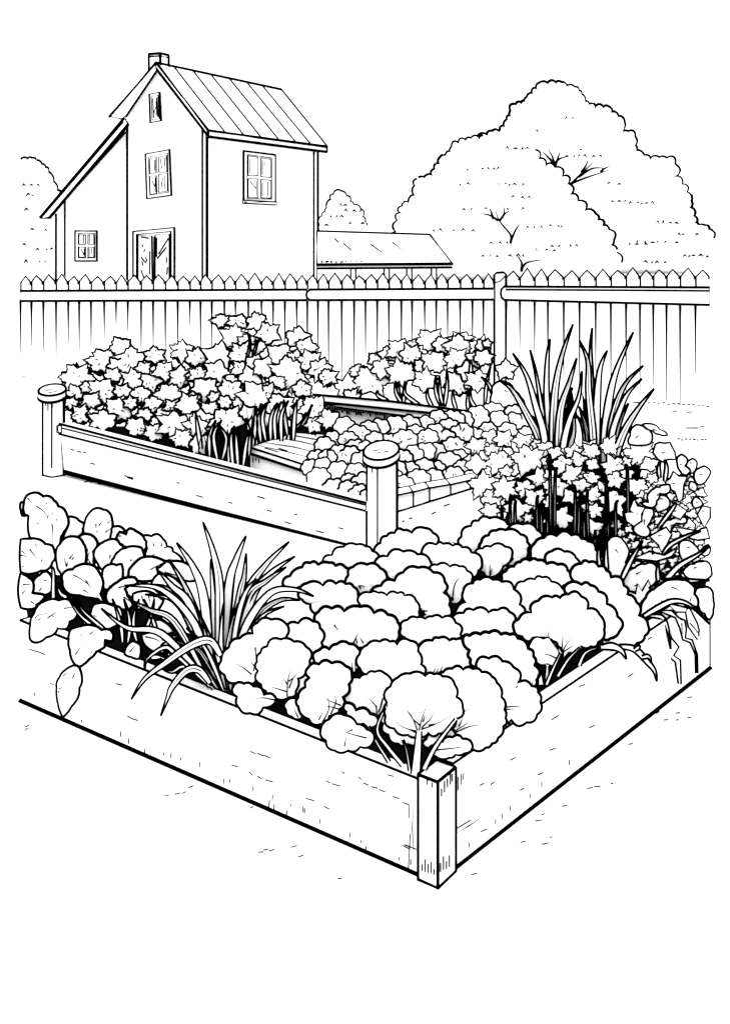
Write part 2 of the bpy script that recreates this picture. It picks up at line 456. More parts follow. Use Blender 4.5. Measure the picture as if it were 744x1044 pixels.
limbs(t1, s1, [Z(*OB, [(372, 315), (372, 300), (352, 275), (345, 255)]), Z(*OB, [(372, 312), (382, 290), (390, 280)]), Z(*OB, [(350, 275), (335, 265), (318, 262)]), Z(*OB, [(352, 275), (362, 262), (370, 257)]),
    Z(*OB, [(392, 365), (392, 350), (382, 335)]), Z(*OB, [(392, 362), (402, 350), (430, 345)]), Z(*OB, [(341, 272), (337, 258), (334, 252)]), Z(*OB, [(356, 270), (360, 262), (361, 250)])], 1.9)
trunk(t1, 500, 47, .4, 3)
t2 = thing('tree', 'tallest leafy tree at the right, its crown rising above all the others', 'tree', base_xy(610, 56), 'round leafy trees behind the fence')
c2 = Z(*OT, [(380, 300), (422, 275), (445, 258), (470, 272), (480, 255), (500, 238), (512, 205), (528, 190), (530, 165), (550, 140), (575, 138), (595, 130), (600, 105), (625, 88), (648, 70), (655, 42), (690, 45), (728, 48)]) + Z(*OR, [(25, 52), (50, 40), (75, 55), (110, 60), (125, 78), (140, 90), (155, 125), (175, 138), (200, 155), (240, 155), (262, 150), (270, 175), (305, 190), (330, 215), (322, 245), (318, 268), (350, 260), (378, 280), (362, 320), (385, 345), (420, 365), (450, 388), (490, 378), (520, 380), (558, 405), (555, 460), (590, 495), (610, 530), (630, 570), (622, 600), (642, 635), (640, 670), (660, 685), (695, 683), (708, 695), (715, 745)])
mk = ticks([(575, 583, 122), (575, 615, 160), (610, 635, 188), (622, 640, 206), (640, 665, 208), (648, 690, 248), (640, 660, 250), (690, 715, 240), (695, 722, 262), (545, 560, 134), (668, 690, 228), (655, 680, 268), (590, 605, 153)], rd)
o2, s2 = crown('crown', t2, c2 + Z(*OB, [(733, 385), (500, 385), (335, 385)]), 56, 4.5, 2.0, 0, .34, 3, mk, 8)
limbs(t2, s2, [Z(*OB, [(478, 212), (492, 197), (510, 180), (522, 168)]), Z(*OB, [(480, 208), (505, 198), (550, 183)]), Z(*OB, [(495, 195), (520, 180), (545, 180)]), Z(*OB, [(500, 187), (508, 175), (512, 165)]),
    Z(*OB, [(452, 178), (448, 160), (440, 145)]), Z(*OB, [(452, 178), (458, 160), (462, 150)]), Z(*OB, [(450, 172), (462, 162), (478, 158)]), Z(*OB, [(449, 170), (438, 158), (430, 150)]), Z(*OB, [(535, 186), (542, 180), (552, 176)])], 1.9)
trunk(t2, 640, 56, .5, 4)
t3 = thing('tree', 'leafy tree left of the lean-to, behind the left end of the fence', 'tree', base_xy(38, 48), 'round leafy trees behind the fence')
mk = ticks([(22, 45, 190), (24, 36, 215), (30, 50, 235), (22, 40, 250), (36, 54, 255), (24, 50, 268), (26, 34, 200)], rd)
crown('crown', t3, Z(10, 40, .457, [(26, 268), (48, 263), (72, 278), (92, 298), (98, 325), (115, 345), (124, 375), (126, 430)]) + [(68, 290), (21.5, 290), (21, 200)], 48, 1.6, 1.9, 8, .3, 3, mk, 4)
trunk(t3, 40, 48, .3, 3)
t4 = thing('tree', 'small distant tree showing above the shed roof next to the house', 'tree', base_xy(352, 60), 'round leafy trees behind the fence')
mk = ticks([(336, 350, 222), (350, 368, 216), (340, 352, 210), (355, 370, 228), (330, 345, 231)], rd)
crown('crown', t4, Z(*OB, [(30, 295), (30, 270), (42, 250), (50, 232), (66, 222), (82, 238), (98, 250), (106, 270), (116, 295)]) + [(378, 262), (325, 262)], 60, 1.5, 1.7, 6, .32, 2, mk, 6)
trunk(t4, 352, 60, .25, 3)

# ================================================================== PICKET FENCE
E0, E1, E2 = P(21, 300, 15.7), P(509, 300, 14.2), P(723, 300, 13.07)
FL, FR = vplane(E0, E1), vplane(E1, E2)
def foot(pl, x): q = pl.at(x, 300); return HY + F*H/q.y
def fence(label, pl, x0, x1, step, tipy, shy, railtop, railbot, rails, rd, long_from):
    a = pl.at(x0, 300)
    f = thing('picket_fence', label, 'fence', (a.x, a.y, 0))
    x = x0
    while x < x1-2:
        wd = step*rd.uniform(.88, 1.12); xe = min(x+wd, x1)
        if x1-xe < step*.5: xe = x1
        u = (x-x0)/(x1-x0); ty = tipy(x)+rd.uniform(-1.6, 1.6); sy = shy(x)+rd.uniform(-.8, .8)
        fb = foot(pl, x)-1.2; m = M(); xm = (x+xe)/2+rd.uniform(-.8, .8)
        q = [pl.at(*c) for c in [(x+.3, fb), (x+.3, sy), (xm, ty), (xe-.3, sy+rd.uniform(-.6, .6)), (xe-.3, fb)]]
        m.solid(q, -pl.n*.025)
        rt = railtop(x)+2
        m.tube([pl.at(x+.7, rt), pl.at(x+.7, sy), pl.at(xm, ty), pl.at(xe-.7, sy), pl.at(xe-.7, sy+3)], 1.5)
        ln = long_from(x, rd)
        if ln > 5:
            y0 = railbot(x)-1; ps = [pl.at(x+.3, y0+(ln)*t, .004) for t in (0, .25, .5, .75, 1)]
            m.tube(ps, 1.8, taper=1)
            if rd.random() < .2: m.tube([pl.at(x+3, y0+ln*.2, .004), pl.at(x+3, y0+ln*.5, .004)], .8, taper=2)
        m.build('picket', f)
        x = xe
    for (ra, rb, lt) in rails:
        m = M(); th = .07
        yt0, yt1, yb0, yb1 = railtop(ra), railtop(rb), railbot(ra), railbot(rb)
        q = [(ra, yb0), (ra, yt0), (rb, yt1), (rb, yb1)]
        if lt: q = [(ra+3, yb0), (ra, yb0-2.5), (ra-.8, (yb0+yt0)/2), (ra, yt0+2.5), (ra+3, yt0), (rb, yt1), (rb, yb1)]
        m.slab(q, pl, th, .004, 2.0)
        if lt and ra > 500: m.tube([pl.at(ra+4, yt0+3.2, th+.006), pl.at(rb, yt1+3.6, th+.006)], 1.5)
        m.build('rail', f)
    return f
rd = random.Random(21)
fence('long white picket fence section left of the post, running behind the house side beds', FL, 21, 503.5, 12.1,
      lambda x: 281-(x-21)*.004, lambda x: 287.5-(x-21)*.003, lambda x: 296.5-(x-21)*.005, lambda x: 307-(x-21)*.003,
      [(21, 313, False), (313, 503, True)], rd, lambda x, r: r.uniform(24, 62) if x < 300 else r.uniform(40, 85))
fence('shorter nearer picket fence section right of the post with a raised double rail', FR, 515.5, 723, 15,
      lambda x: 275-(x-515)*.006, lambda x: 283.5-(x-515)*.012, lambda x: 292+(x-515)*.004, lambda x: 306+(x-515)*.024,
      [(511, 723, True)], rd, lambda x, r: r.uniform(50, 112))
m = M(); ptp = vplane(P(500, 300, 14.185), P(520, 300, 14.185))
q = [ptp.at(x, y) for x, y in [(503.5, 399), (503.5, 280), (506, 278), (513, 277.5), (515.5, 279.5), (515.5, 399)]]
m.solid(q, -ptp.n*.12); m.tube(q[:], 1.8)
m.tube([ptp.at(504, 288, .003), ptp.at(509, 287, .003), ptp.at(515, 281, .003)], 1.0)
po = m.build('fence_post'); o0 = Vector(base_xy(509, 14.185))
for v in po.data.vertices: v.co -= o0
po.location = o0
tag(po, 'white square fence post where the two picket fence sections meet', 'post')
# end line of the far right picket
# ================================================================== RAISED BEDS
def seg(a, b, t): return a.lerp(b, t)
def rnd_ticks(pl, box, n, rd, horiz=True):
    out = []
    for _ in range(n):
        x = rd.uniform(box[0], box[1]); yl = box[2]+(box[3]-box[2])*(x-box[0])/(box[1]-box[0]); yh = box[4]+(box[5]-box[4])*(x-box[0])/(box[1]-box[0])
        out.append((x, yl+(yh-yl)*rd.random()))
    return out
Cn = G(444.5, 900.5); Ln = G(21, 715); Rn = G(723, 681.5)
zc, zl, zr, zc2 = .30, .345, .36, .333
PLf = vplane(Ln, Cn); PRf = vplane(Cn, Rn)
bed = thing('raised_bed', 'large wooden raised garden bed in the foreground with a corner post', 'raised bed', tuple(Cn))
up = lambda v, z: Vector((v.x, v.y, z))
inL = -PLf.n*.055; inR = -PRf.n*.055
# left plank
cl = PLf.at(427, 800); cl = up(cl, 0)
m = M()
q = [up(Ln, 0), cl, cl+inL, Ln+inL, up(Ln, zl), up(cl, zc), up(cl, zc)+inL, up(Ln, zl)+inL]
m.hexa(q, 2.0, [(4, 5), (7, 6), (4, 7)])
m.tube([q[0], q[1]], 4.4); m.tube([q[1], q[5]], 1.4)
tk = []
rd = random.Random(3)
for x, y in rnd_ticks(PLf, (30, 420, 712, 885, 702, 872), 26, rd): tk.append([(x, y+4), (x+.3, y+4-rd.uniform(3, 6))])
for x, y in [(30, 662), (38, 664), (130, 730), (136, 733), (118, 697), (60, 698), (236, 780), (254, 787), (262, 791), (270, 795), (255, 766), (262, 768), (269, 770), (312, 814), (330, 822), (332, 796), (338, 799), (395, 790), (370, 798), (365, 792), (378, 802), (386, 805), (400, 812), (410, 818), (348, 787), (410, 862)]:
    tk.append([(x, y), (x+rd.uniform(3, 9), y+rd.uniform(1.5, 3.5))])
tk += [[(421, 818), (420, 845), (422, 878)], [(412, 861), (424, 866)], [(417, 822), (417, 834)], [(418, 850), (416, 886)]]
m.marks(tk, PLf, .8, .003)
m.build('side_plank', bed)
m = M(); cr = up(PRf.at(461.5, 800), 0)
q = [cr, up(Rn, 0), Rn+inR, cr+inR, up(cr, zc2), up(Rn, zr), up(Rn, zr)+inR, up(cr, zc2)+inR]
m.hexa(q, 1.8, [(4, 5), (7, 6), (4, 7), (5, 1)]); m.tube([q[0], q[1]], 4.4)
tk = [[(x, y), (x+rd.uniform(3, 7), y-rd.uniform(2, 4))] for x, y in [(500, 800), (520, 775), (489, 801), (562, 734), (565, 732), (590, 700), (640, 690), (660, 652), (600, 742), (650, 668), (548, 790), (530, 806), (490, 848), (560, 765)]]
tk += [[(464, 850), (478, 842), (494, 831)], [(467, 792), (467, 806)], [(470, 789), (470, 800)], [(472.5, 788), (472, 795)], [(465, 845), (480, 836)]]
tk += [[(x, y+2), (x, y-3)] for x, y in [(505, 838), (512, 833), (520, 825), (540, 812), (552, 800), (580, 778), (478, 862)]]
m.marks(tk, PRf, .8, .003)
m.build('side_plank', bed)
# corner post
pb = [G(425.8, 893), G(445.5, 902), G(463.5, 884.5)]; pb.append(pb[0]+pb[2]-pb[1])
tops = [(427, 783.5), (446.5, 795), (463.5, 780), (444.5, 775)]
pt = []
for i, b in enumerate(pb):
    x, y = tops[i]
    pt.append(Vector((b.x, b.y, 2-(y-HY)/F*b.y)) if i < 3 else None)
zt = sum(p.z for p in pt[:3])/3
pt = [up(p, zt+.0) for p in pb]
pb = [v+Vector((0, -.022, 0)) for v in pb]; pt = [v+Vector((0, -.022, 0)) for v in pt]
m = M(); m.hexa(pb+pt, 2.6, [(4, 5), (5, 6), (6, 7), (7, 4), (0, 4), (1, 5), (2, 6)]); m.tube([pb[0], pb[1], pb[2]], 3.2)
pa = vplane(pb[0], pb[1]); pc = vplane(pb[1], pb[2])
m.marks([[(x, y), (x+.2, y-l)] for x, y, l in [(430, 888, 7), (433, 889, 13), (436, 890, 9), (439, 890, 11), (442, 892, 6), (435, 800, 6), (440, 803, 5)]], pa, 1.0)
m.marks([[(x, y), (x, y-l)] for x, y, l in [(449, 889, 9), (452, 887, 14), (455, 886, 8), (458, 884, 12), (450, 812, 8), (453, 808, 12), (456, 803, 9), (459, 800, 12), (461, 797, 8)]], pc, 1.0)
m.build('corner_post', bed)
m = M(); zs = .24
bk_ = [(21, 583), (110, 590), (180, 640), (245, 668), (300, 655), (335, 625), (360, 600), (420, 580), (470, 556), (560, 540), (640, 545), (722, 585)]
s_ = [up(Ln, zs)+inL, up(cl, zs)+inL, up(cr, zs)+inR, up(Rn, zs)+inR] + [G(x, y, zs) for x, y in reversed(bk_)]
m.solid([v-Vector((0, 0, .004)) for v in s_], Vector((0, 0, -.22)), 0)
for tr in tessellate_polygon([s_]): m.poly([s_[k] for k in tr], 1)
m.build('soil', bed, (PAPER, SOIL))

# second bed
fb = thing('raised_bed', 'smaller raised bed further back with round-capped posts and a top rail', 'raised bed', tuple(G(388, 560)))
Lq, Nq = P(56, 480, 9.45), P(373, 540, 7.22)
PF = vplane(Lq, Nq)
m = M(); m.slab([(66, 483), (62, 441), (373, 520), (373, 563)], PF, .04, -.04, 1.4)
m.tube([PF.at(66, 480.5, .006), PF.at(373, 560.5, .006)], 2.6)
m.marks([[(x, y), (x+l, y+l*.28)] for x, y, l in [(72, 458, 4), (79, 460, 4), (85, 461, 3), (127, 485, 9), (130, 487, 6), (180, 492, 3), (200, 505, 7), (262, 506, 8), (272, 520, 5), (290, 532, 7), (300, 524, 3), (322, 541, 8), (345, 538, 5), (233, 512, 4), (92, 472, 5)]], PF, .9, .004)
m.build('side_plank', fb)
m = M(); m.slab([(61, 442.5), (59.5, 437), (61, 432), (373, 512.5), (373, 521)], PF, .05, .0, 1.9)
m.tube([PF.at(64, 436.5, .055), PF.at(373, 515, .055)], 1.2)
m.slab([(58.5, 441), (58.5, 434), (63, 434), (63, 441)], PF, .004, .05, 1.2)
q0, q1 = PF.at(61, 432, .05), PF.at(373, 512.5, .05); m.solid([q0, q1, q1-PF.n*.1, q0-PF.n*.1], Vector((0, 0, -.01)))
m.build('top_rail', fb)
def post(parent, left, mid, right, ybot, yt, d, cap, tilt, foot=False):
    m = M(); D = d
    b0 = P(left, ybot-4, D+.08); b1 = P(mid, ybot, D); b2 = P(right, ybot-2, D+.07)
    b = [up(v, 0) for v in (b0, b1, b2)]; b.append(b[0]+b[2]-b[1])
    z = 2-(yt-HY)/F*D
    t = [up(v, z) for v in b]
    m.hexa(b+t, 2.2, [(0, 1), (1, 2), (0, 4), (2, 6)])
    m.tube([b[1].lerp(t[1], .12)+Vector((0, -.004, 0)), b[1].lerp(t[1], .96)+Vector((0, -.004, 0))], 1.3)
    pn = vplane(b[1], b[2]); m2 = vplane(b[0], b[1])
    m.marks([[(x, yt+4), (x, yt+4+l)] for x, l in zip([left+3+i*2.2 for i in range(5)], (7, 12, 5, 9, 4))], m2, .9)
    o = m.build('post', parent)
    cx, cy, rx, th = cap
    c = P(cx, cy, D+.03); n = Vector(tilt).normalized(); ux = n.cross(Vector((0, 1, 0))).normalized()
    if ux.length < .1: ux = Vector((1, 0, 0))
    uy = n.cross(ux); r = rx/F*D; K = 28
    top = [c+ux*math.cos(i*math.tau/K)*r+uy*math.sin(i*math.tau/K)*r for i in range(K)]
    h = th/F*D
    m = M(); m.solid(top, Vector((0, 0, -h))); m.tube(top, 2.0, closed=True)
    low = [p-Vector((0, 0, h)) for p in top]; m.tube(low, 2.2, closed=True)
    m.tube([top[0], low[0]], 1.8); m.tube([top[K//2], low[K//2]], 1.8)
    ppl = Plane(c, n); m.marks([[(cx-rx*.5, cy+1), (cx-rx*.1, cy-.6)], [(cx+rx*.1, cy+2), (cx+rx*.45, cy+.8)], [(cx-rx*.3, cy+3), (cx, cy+2.4)]], ppl, .8)
    m.build('post_cap', o)
post(fb, 44, 53, 65.5, 486, 403, 9.33, (53.6, 397.5, 13.6, 7), (0, -.3, 1))
post(fb, 374, 384.5, 404.5, 562, 466, 7.12, (388.5, 459, 18.3, 8), (-.14, -.36, 1))
# right face with edging blocks
Na, Nb = P(404, 500, 7.25), P(484, 500, 7.75); PG = vplane(Na, Nb)
m = M(); m.slab([(404, 556), (404, 521.5), (506, 490), (506, 545)], PG, .04, -.04, 2.0); m.marks([[(410, 532), (412, 531)], [(417, 529), (420, 528)], [(440, 524), (444, 522)], [(452, 516), (458, 514)]], PG, 1.0)
m.build('side_plank', fb)
bx = [(404, 501, 521.5), (421, 497.5, 516.5), (437.5, 493.5, 511), (459, 490, 504.5), (486, 484, 496)]
for (x0, a0, c0), (x1, a1, c1_) in zip(bx, bx[1:]):
    m = M(); m.slab([(x0+.4, c0), (x0+.4, a0+4), (x1-.4, a1+4), (x1-.4, c1_)], PG, .05, -.04, 1.5)
    f0, f1 = PG.at(x0+.4, a0+4, .01), PG.at(x1-.4, a1+4, .01); bk = Vector((-.02, .16, 0))
    m.solid([f0, f1, f1+bk, f0+bk], Vector((0, 0, -.03))); m.tube([f0, f1, f1+bk, f0+bk], 1.4, closed=True)
    m.build('edging_block', fb)
# back rail
Ka, Kb = P(318, 405, 11.5), P(490, 420, 10.4); PK = vplane(Ka, Kb)
m = M(); m.slab([(318, 409), (319, 402), (395, 408.5), (489, 420.5), (489, 426)], PK, .06, 0, 2.0)
m.slab([(334, 412.5), (360, 412), (460, 424), (470, 431), (350, 416)], PK, .05, 0, 1.4); m.build('back_rail', fb)
m = M(); m.slab([(322, 455), (322, 409), (480, 425), (480, 460)], PK, .03, -.06, 1.0)
m.marks([[(x, 412.5+(x-322)*.09), (x+.3, 412.5+(x-322)*.09+rd.uniform(3, 8))] for x in [334+i*2.4 for i in range(34)]], PK, 1.2, -.02)
m.marks([[(383, 420), (383, 430), (394, 431), (394, 421)]], PK, 1.2, -.02)
m.build('back_plank', fb)
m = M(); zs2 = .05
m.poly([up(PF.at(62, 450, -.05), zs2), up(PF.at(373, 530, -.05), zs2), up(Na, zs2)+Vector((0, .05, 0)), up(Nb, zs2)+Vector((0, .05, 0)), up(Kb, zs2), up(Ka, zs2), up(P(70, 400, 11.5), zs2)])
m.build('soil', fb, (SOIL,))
# small plank platform in it
pf = thing('plank_platform', 'low platform of pale planks in the middle of the further raised bed', 'platform', tuple(P(255, 455, 8.35)))
pf.location.z = 0
def zat(x, y, z): return G(x, y, z)
z0 = .37
corn = [zat(254.5, 456, z0), zat(320, 477, z0), zat(341, 444, z0), zat(300, 441.5, z0)]
m = M(); m.solid(corn, Vector((0, 0, -.04))); m.tube(corn, 1.8, closed=True)
m.tube([corn[0]+Vector((0, 0, -.045)), corn[1]+Vector((0, 0, -.045))], 2.2)
tp = Plane(corn[0], (0, 0, 1))
m.marks([[(262, 454), (290, 460), (318, 467)], [(270, 451), (300, 456), (322, 461)], [(284, 447), (305, 450), (328, 455)], [(298, 444), (333, 450)], [(270, 457), (284, 461)], [(284, 457), (293, 460)]], tp, 1.1)
m.build('platform_top', pf)
m = M(); b = [v+Vector((0, .03, -.042)) for v in corn]; lo = [up(v, .0) for v in b]; m.hexa(lo+b, 1.5, [(0, 4), (0, 1), (1, 5)])
fpl = vplane(b[0], b[1]); m.marks([[(258, 466), (258, 471)], [(261, 467), (261, 470)], [(264, 468), (264, 472)]], fpl, .9); m.build('platform_side', pf)

# ================================================================== PLANTS OF THE NEAR BED
RA, RB, RC = (220, 520, .3495), (420, 500, .4301), (10, 490, .3495)
def bottom_d(by, z=.4): return F*(H-z)/(by-HY)
def put(parent, name, out, by, el, az, w=2.5, k=None, n=5, bulge=.1, veins=(), vw=1.2, z=.4, sm=False, **kw):
    o = wavy(out, rl, .14, .32) if k else (wavy(out, rl, .03, .12, 30, .25) if sm else out)
    ys = [p[1] for p in o]; d = bottom_d(by if by else max(ys), z)
    cx = sum(p[0] for p in o)/len(o); yb = max(ys)
    pl = leafplane(cx, yb, d, el, az)
    size = (max(ys)-min(ys))/F*d
    m = M(); leaf(m, o, pl, w, bulge=bulge*size, veins=veins, vw=vw, **kw)
    return m.build(name, parent), pl
rl = random.Random(77)
def fan(bx, by, tx, ty, n, spread, rd):                        # veins that fan out from the foot of a leaf
    out = [[(bx, by), ((bx+tx)/2+rd.uniform(-2, 2), (by+ty)/2), (tx, ty)]]
    L = math.dist((bx, by), (tx, ty)); a0 = math.atan2(ty-by, tx-bx)
    for i in range(n):
        s = 1 if i % 2 else -1; f = rd.uniform(.12, .45)
        sx, sy = bx+(tx-bx)*f, by+(ty-by)*f; a = a0 + s*rd.uniform(.4, 1)*spread; l = L*rd.uniform(.25, .55)
        out.append([(sx, sy), (sx+l*.5*math.cos(a), sy+l*.5*math.sin(a)), (sx+l*math.cos(a-s*.15), sy+l*math.sin(a-s*.15))])
    return out
def hatch(cx, cy, r, n, rd):                                   # short strokes gathered where leaf meets leaf
    return [[(cx+rd.uniform(-r, r), cy+rd.uniform(-r*.5, r*.5)), (cx+rd.uniform(-r, r)*.6, cy-rd.uniform(2, r))] for _ in range(n)]
GRP = 'round scalloped lettuces filling the near bed'
def lettuce(label, leaves, stems=()):
    bx = sum(p[0] for p in leaves[0][0])/len(leaves[0][0])
    d = bottom_d(max(p[1] for p in leaves[0][0]))
    t = thing('lettuce', label, 'lettuce', tuple(P(bx, HY+F*(H-.3)/d, d)), GRP)
    for L in leaves:
        out, by, veins = L[0], L[1], L[2]
        rd = rl
        put(t, 'leaf', out, by, rd.uniform(4, 14), rd.uniform(-12, 12), rd.uniform(2.1, 2.7), .22, 6, .12, veins, 1.25)
    for st in stems:
        path, wd, by = st; d = bottom_d(by)
        m = M(); pl = leafplane(path[0][0], path[0][1], d, 3, 0)
        c = smooth(path, 4, False); lft, rgt = [], []
        for i, p in enumerate(c):
            a, b = c[max(0, i-1)], c[min(len(c)-1, i+1)]; dx, dy = b[0]-a[0], b[1]-a[1]; l = math.hypot(dx, dy) or 1
            h = wd*.5*(1-.45*i/(len(c)-1)); lft.append((p[0]-dy/l*h, p[1]+dx/l*h)); rgt.append((p[0]+dy/l*h, p[1]-dx/l*h))
        m.solid([pl.at(*p) for p in lft+rgt[::-1]], -pl.n*.006)
        m.tube([pl.at(*p) for p in lft], 1.5); m.tube([pl.at(*p) for p in rgt], 1.5)
        m.build('stem', t)
    return t
A_ = lambda *p: Z(*RA, p); B_ = lambda *p: Z(*RB, p)
def V(Zf, *ls): return [Zf(*l) for l in ls]
lettuce('leftmost front lettuce beside the spiky grass, a small leaf over the board', [
    (A_((15,440),(38,400),(70,375),(108,360),(120,330),(160,320),(203,330),(205,370),(195,390),(150,420),(130,450),(118,485),(100,507),(60,503),(25,480)), None, V(A_, [(105,480),(80,460),(58,448)], [(118,462),(100,440)], [(110,470),(112,455)], [(115,400),(118,440)])),
    (A_((120,440),(150,400),(190,375),(230,382),(262,398),(275,440),(262,475),(240,492),(215,545),(170,545),(135,510),(122,470)), 712.5, V(A_, [(208,545),(210,500),(218,465)], [(210,510),(195,490)], [(208,530),(175,520),(160,515)], [(213,500),(230,485)], [(214,520),(226,490),(238,478)])),
    (A_((52,512),(110,515),(140,540),(180,555),(140,575),(100,592),(68,580),(60,545)), 729, V(A_, [(175,555),(140,548),(115,550)])),
    (A_((265,475),(272,510),(245,530),(212,545),(212,510),(235,482)), 711, V(A_, [(215,538),(235,505)])),
    (A_((205,560),(235,550),(245,580),(248,612),(222,602),(205,580)), 735, V(A_, [(240,605),(225,575)]))])
lettuce('lettuce with an egg-shaped upright leaf and a small leaf folded over the board', [
    (A_((272,458),(300,448),(340,445),(380,455),(395,480),(390,510),(372,545),(365,580),(330,600),(305,625),(270,610),(240,575),(240,545),(262,515),(275,490)), 740, V(A_, [(310,620),(330,580),(325,545)], [(335,595),(350,560),(345,540)], [(365,570),(340,560),(318,550)], [(370,585),(340,575),(320,572)], [(300,612),(312,590)])),
    (A_((203,345),(240,328),(285,325),(305,345),(308,385),(295,420),(290,460),(270,465),(275,420),(262,398),(235,382),(205,370)), None, []),
    (A_((300,408),(330,405),(355,392),(390,388),(413,400),(413,440),(400,480),(385,470),(345,460),(300,460),(285,440)), None, V(A_, [(400,475),(395,440)], [(408,470),(405,435)])),
    (A_((308,640),(330,610),(375,598),(410,625),(440,640),(460,672),(420,690),(385,702),(345,700),(322,670)), 766, V(A_, [(440,665),(400,655),(378,648)], [(400,640),(380,648)], [(375,690),(380,660)]))])
lettuce('largest front lettuce above the corner post, its round leaf showing a forked stem', [
    (A_((510,515),(530,490),(565,475),(610,485),(660,487),(695,510),(700,545),(718,575),(700,610),(670,640),(620,650),(590,662),(560,655),(520,635),(495,600),(500,560)), 758,
     V(A_, [(590,655),(600,610),(615,570)], [(590,650),(570,600),(545,575)], [(597,630),(575,610),(560,590)], [(600,635),(625,610),(635,590)], [(598,640),(640,625),(690,598)], [(585,645),(550,635),(510,610)], [(604,618),(610,595)], [(585,650),(560,640)], [(620,628),(640,622)])),
    (A_((485,590),(520,630),(590,650),(640,650),(660,665),(600,680),(560,682),(530,682),(500,658)), 745, []),
    (A_((418,420),(440,395),(480,385),(530,395),(565,380),(590,410),(598,450),(600,520),(510,540),(490,520),(440,480),(420,460)), 705, V(A_, [(498,500),(490,485),(478,470)])),
    (A_((380,510),(420,490),(440,480),(490,475),(515,510),(508,560),(490,590),(470,612),(430,590),(400,572),(378,540)), 738, V(A_, [(470,600),(465,570),(440,545)], [(475,590),(488,550),(496,515)], [(470,575),(455,560)], [(480,575),(485,545)])),
    (A_((372,570),(385,560),(410,585),(450,595),(475,610),(470,627),(430,625),(395,610),(378,590)), 742, []),
    (B_((75,430),(120,425),(165,430),(200,455),(210,490),(220,520),(215,560),(190,600),(145,614),(110,602),(60,600),(40,560),(60,520),(60,470)), 744, V(B_, [(75,590),(110,565),(135,550)], [(100,575),(135,560),(170,555)], [(60,590),(100,545),(135,515)], [(110,560),(120,540)], [(70,580),(95,585)])),
    (A_((605,684),(640,650),(690,640),(700,660),(650,680)), 757, []),
    (A_((620,705),(660,675),(720,668),(748,690),(700,712),(680,722),(640,715)), 760, V(A_, [(640,700),(690,695),(725,690)]))],
    [([(572, 762), (574, 735), (580, 690)], 0, 760)] and [
     ([A_((582,770))[0], A_((588,700))[0], A_((592,645))[0]], 9.5, 763), ([A_((600,770))[0], A_((640,690))[0], A_((700,610))[0]], 5.5, 761),
     ([A_((545,745))[0], A_((500,690))[0], A_((470,640))[0], A_((500,565))[0]], 4.5, 757), ([A_((505,735))[0], A_((470,680))[0], A_((445,630))[0]], 3.5, 752),
     ([A_((565,760))[0], A_((555,700))[0], A_((545,670))[0]], 3, 759)])
lettuce('lettuce at the right board with a small lobed leaf hanging onto the plank', [
    (B_((150,410),(180,398),(215,405),(240,420),(250,455),(285,462),(303,500),(295,530),(270,550),(235,543),(212,550),(200,500),(190,455),(160,425)), 722, V(B_, [(215,515),(240,512),(262,514)], [(215,520),(245,518)], [(250,463),(243,470)])),
    (B_((120,350),(160,342),(210,340),(250,350),(275,375),(290,415),(295,450),(280,490),(240,480),(220,450),(180,440),(150,420),(135,380)), 705, V(B_, [(282,485),(285,450)], [(290,470),(298,430)]))])
lettuce('widest ruffled lettuce leaf, lying across the middle of the left rows', [
    (A_((290,325),(300,295),(340,285),(375,292),(420,282),(460,300),(500,305),(530,325),(535,355),(525,380),(480,392),(430,400),(400,395),(360,395),(330,410),(305,400),(295,365)), None, V(A_, [(400,390),(415,360)], [(412,388),(408,370)], [(345,335),(358,352)], [(430,388),(420,372)])),
    (A_((240,240),(265,215),(310,222),(350,215),(400,225),(415,245),(415,290),(380,305),(330,300),(300,305),(275,275)), None, [])])
lettuce('back left lettuce whose longest leaf points at the spiky grass tips', [
    (A_((195,215),(215,190),(250,165),(300,158),(350,160),(380,165),(392,190),(390,222),(350,232),(320,228),(270,222),(240,225)), None, []),
    (A_((388,190),(400,165),(440,158),(480,170),(500,195),(490,218),(460,230),(420,245),(395,235)), None, hatch(368, 599, 4, 5, rl)),
    (A_((310,155),(340,130),(370,108),(410,102),(455,120),(480,140),(460,170),(390,175),(340,165)), None, [])])
lettuce('lettuce in the middle rows with a dark shaded fold at its right side', [
    (A_((420,250),(450,242),(500,250),(550,248),(585,265),(592,300),(585,330),(545,335),(500,315),(450,295),(420,275)), None, []),
    (A_((452,235),(480,222),(520,205),(545,180),(590,168),(635,182),(668,210),(665,240),(680,275),(675,318),(620,325),(590,310),(575,280),(550,255),(500,250)), 631, hatch(429, 626, 7, 16, rl)+V(A_, [(600,318),(585,280),(570,240)])),
    (A_((460,155),(500,135),(545,122),(590,128),(625,150),(625,172),(590,185),(545,205),(520,205),(495,185)), None, [])])
lettuce('back lettuce just right of the capped post foot', [
    (A_((462,122),(480,95),(520,65),(570,65),(610,52),(635,65),(648,95),(640,120),(600,135),(550,140),(505,145),(480,150)), None, []),
    (A_((600,115),(640,102),(690,105),(744,125),(775,155),(745,195),(700,185),(650,175),(625,155)), None, []),
    (B_((40,185),(90,180),(130,190),(142,215),(125,240),(98,268),(82,245),(70,215)), None, V(B_, [(95,262),(100,225),(112,205)]) + hatch(459, 612, 4, 9, rl) + V(B_, [(80,235),(92,262)]))])
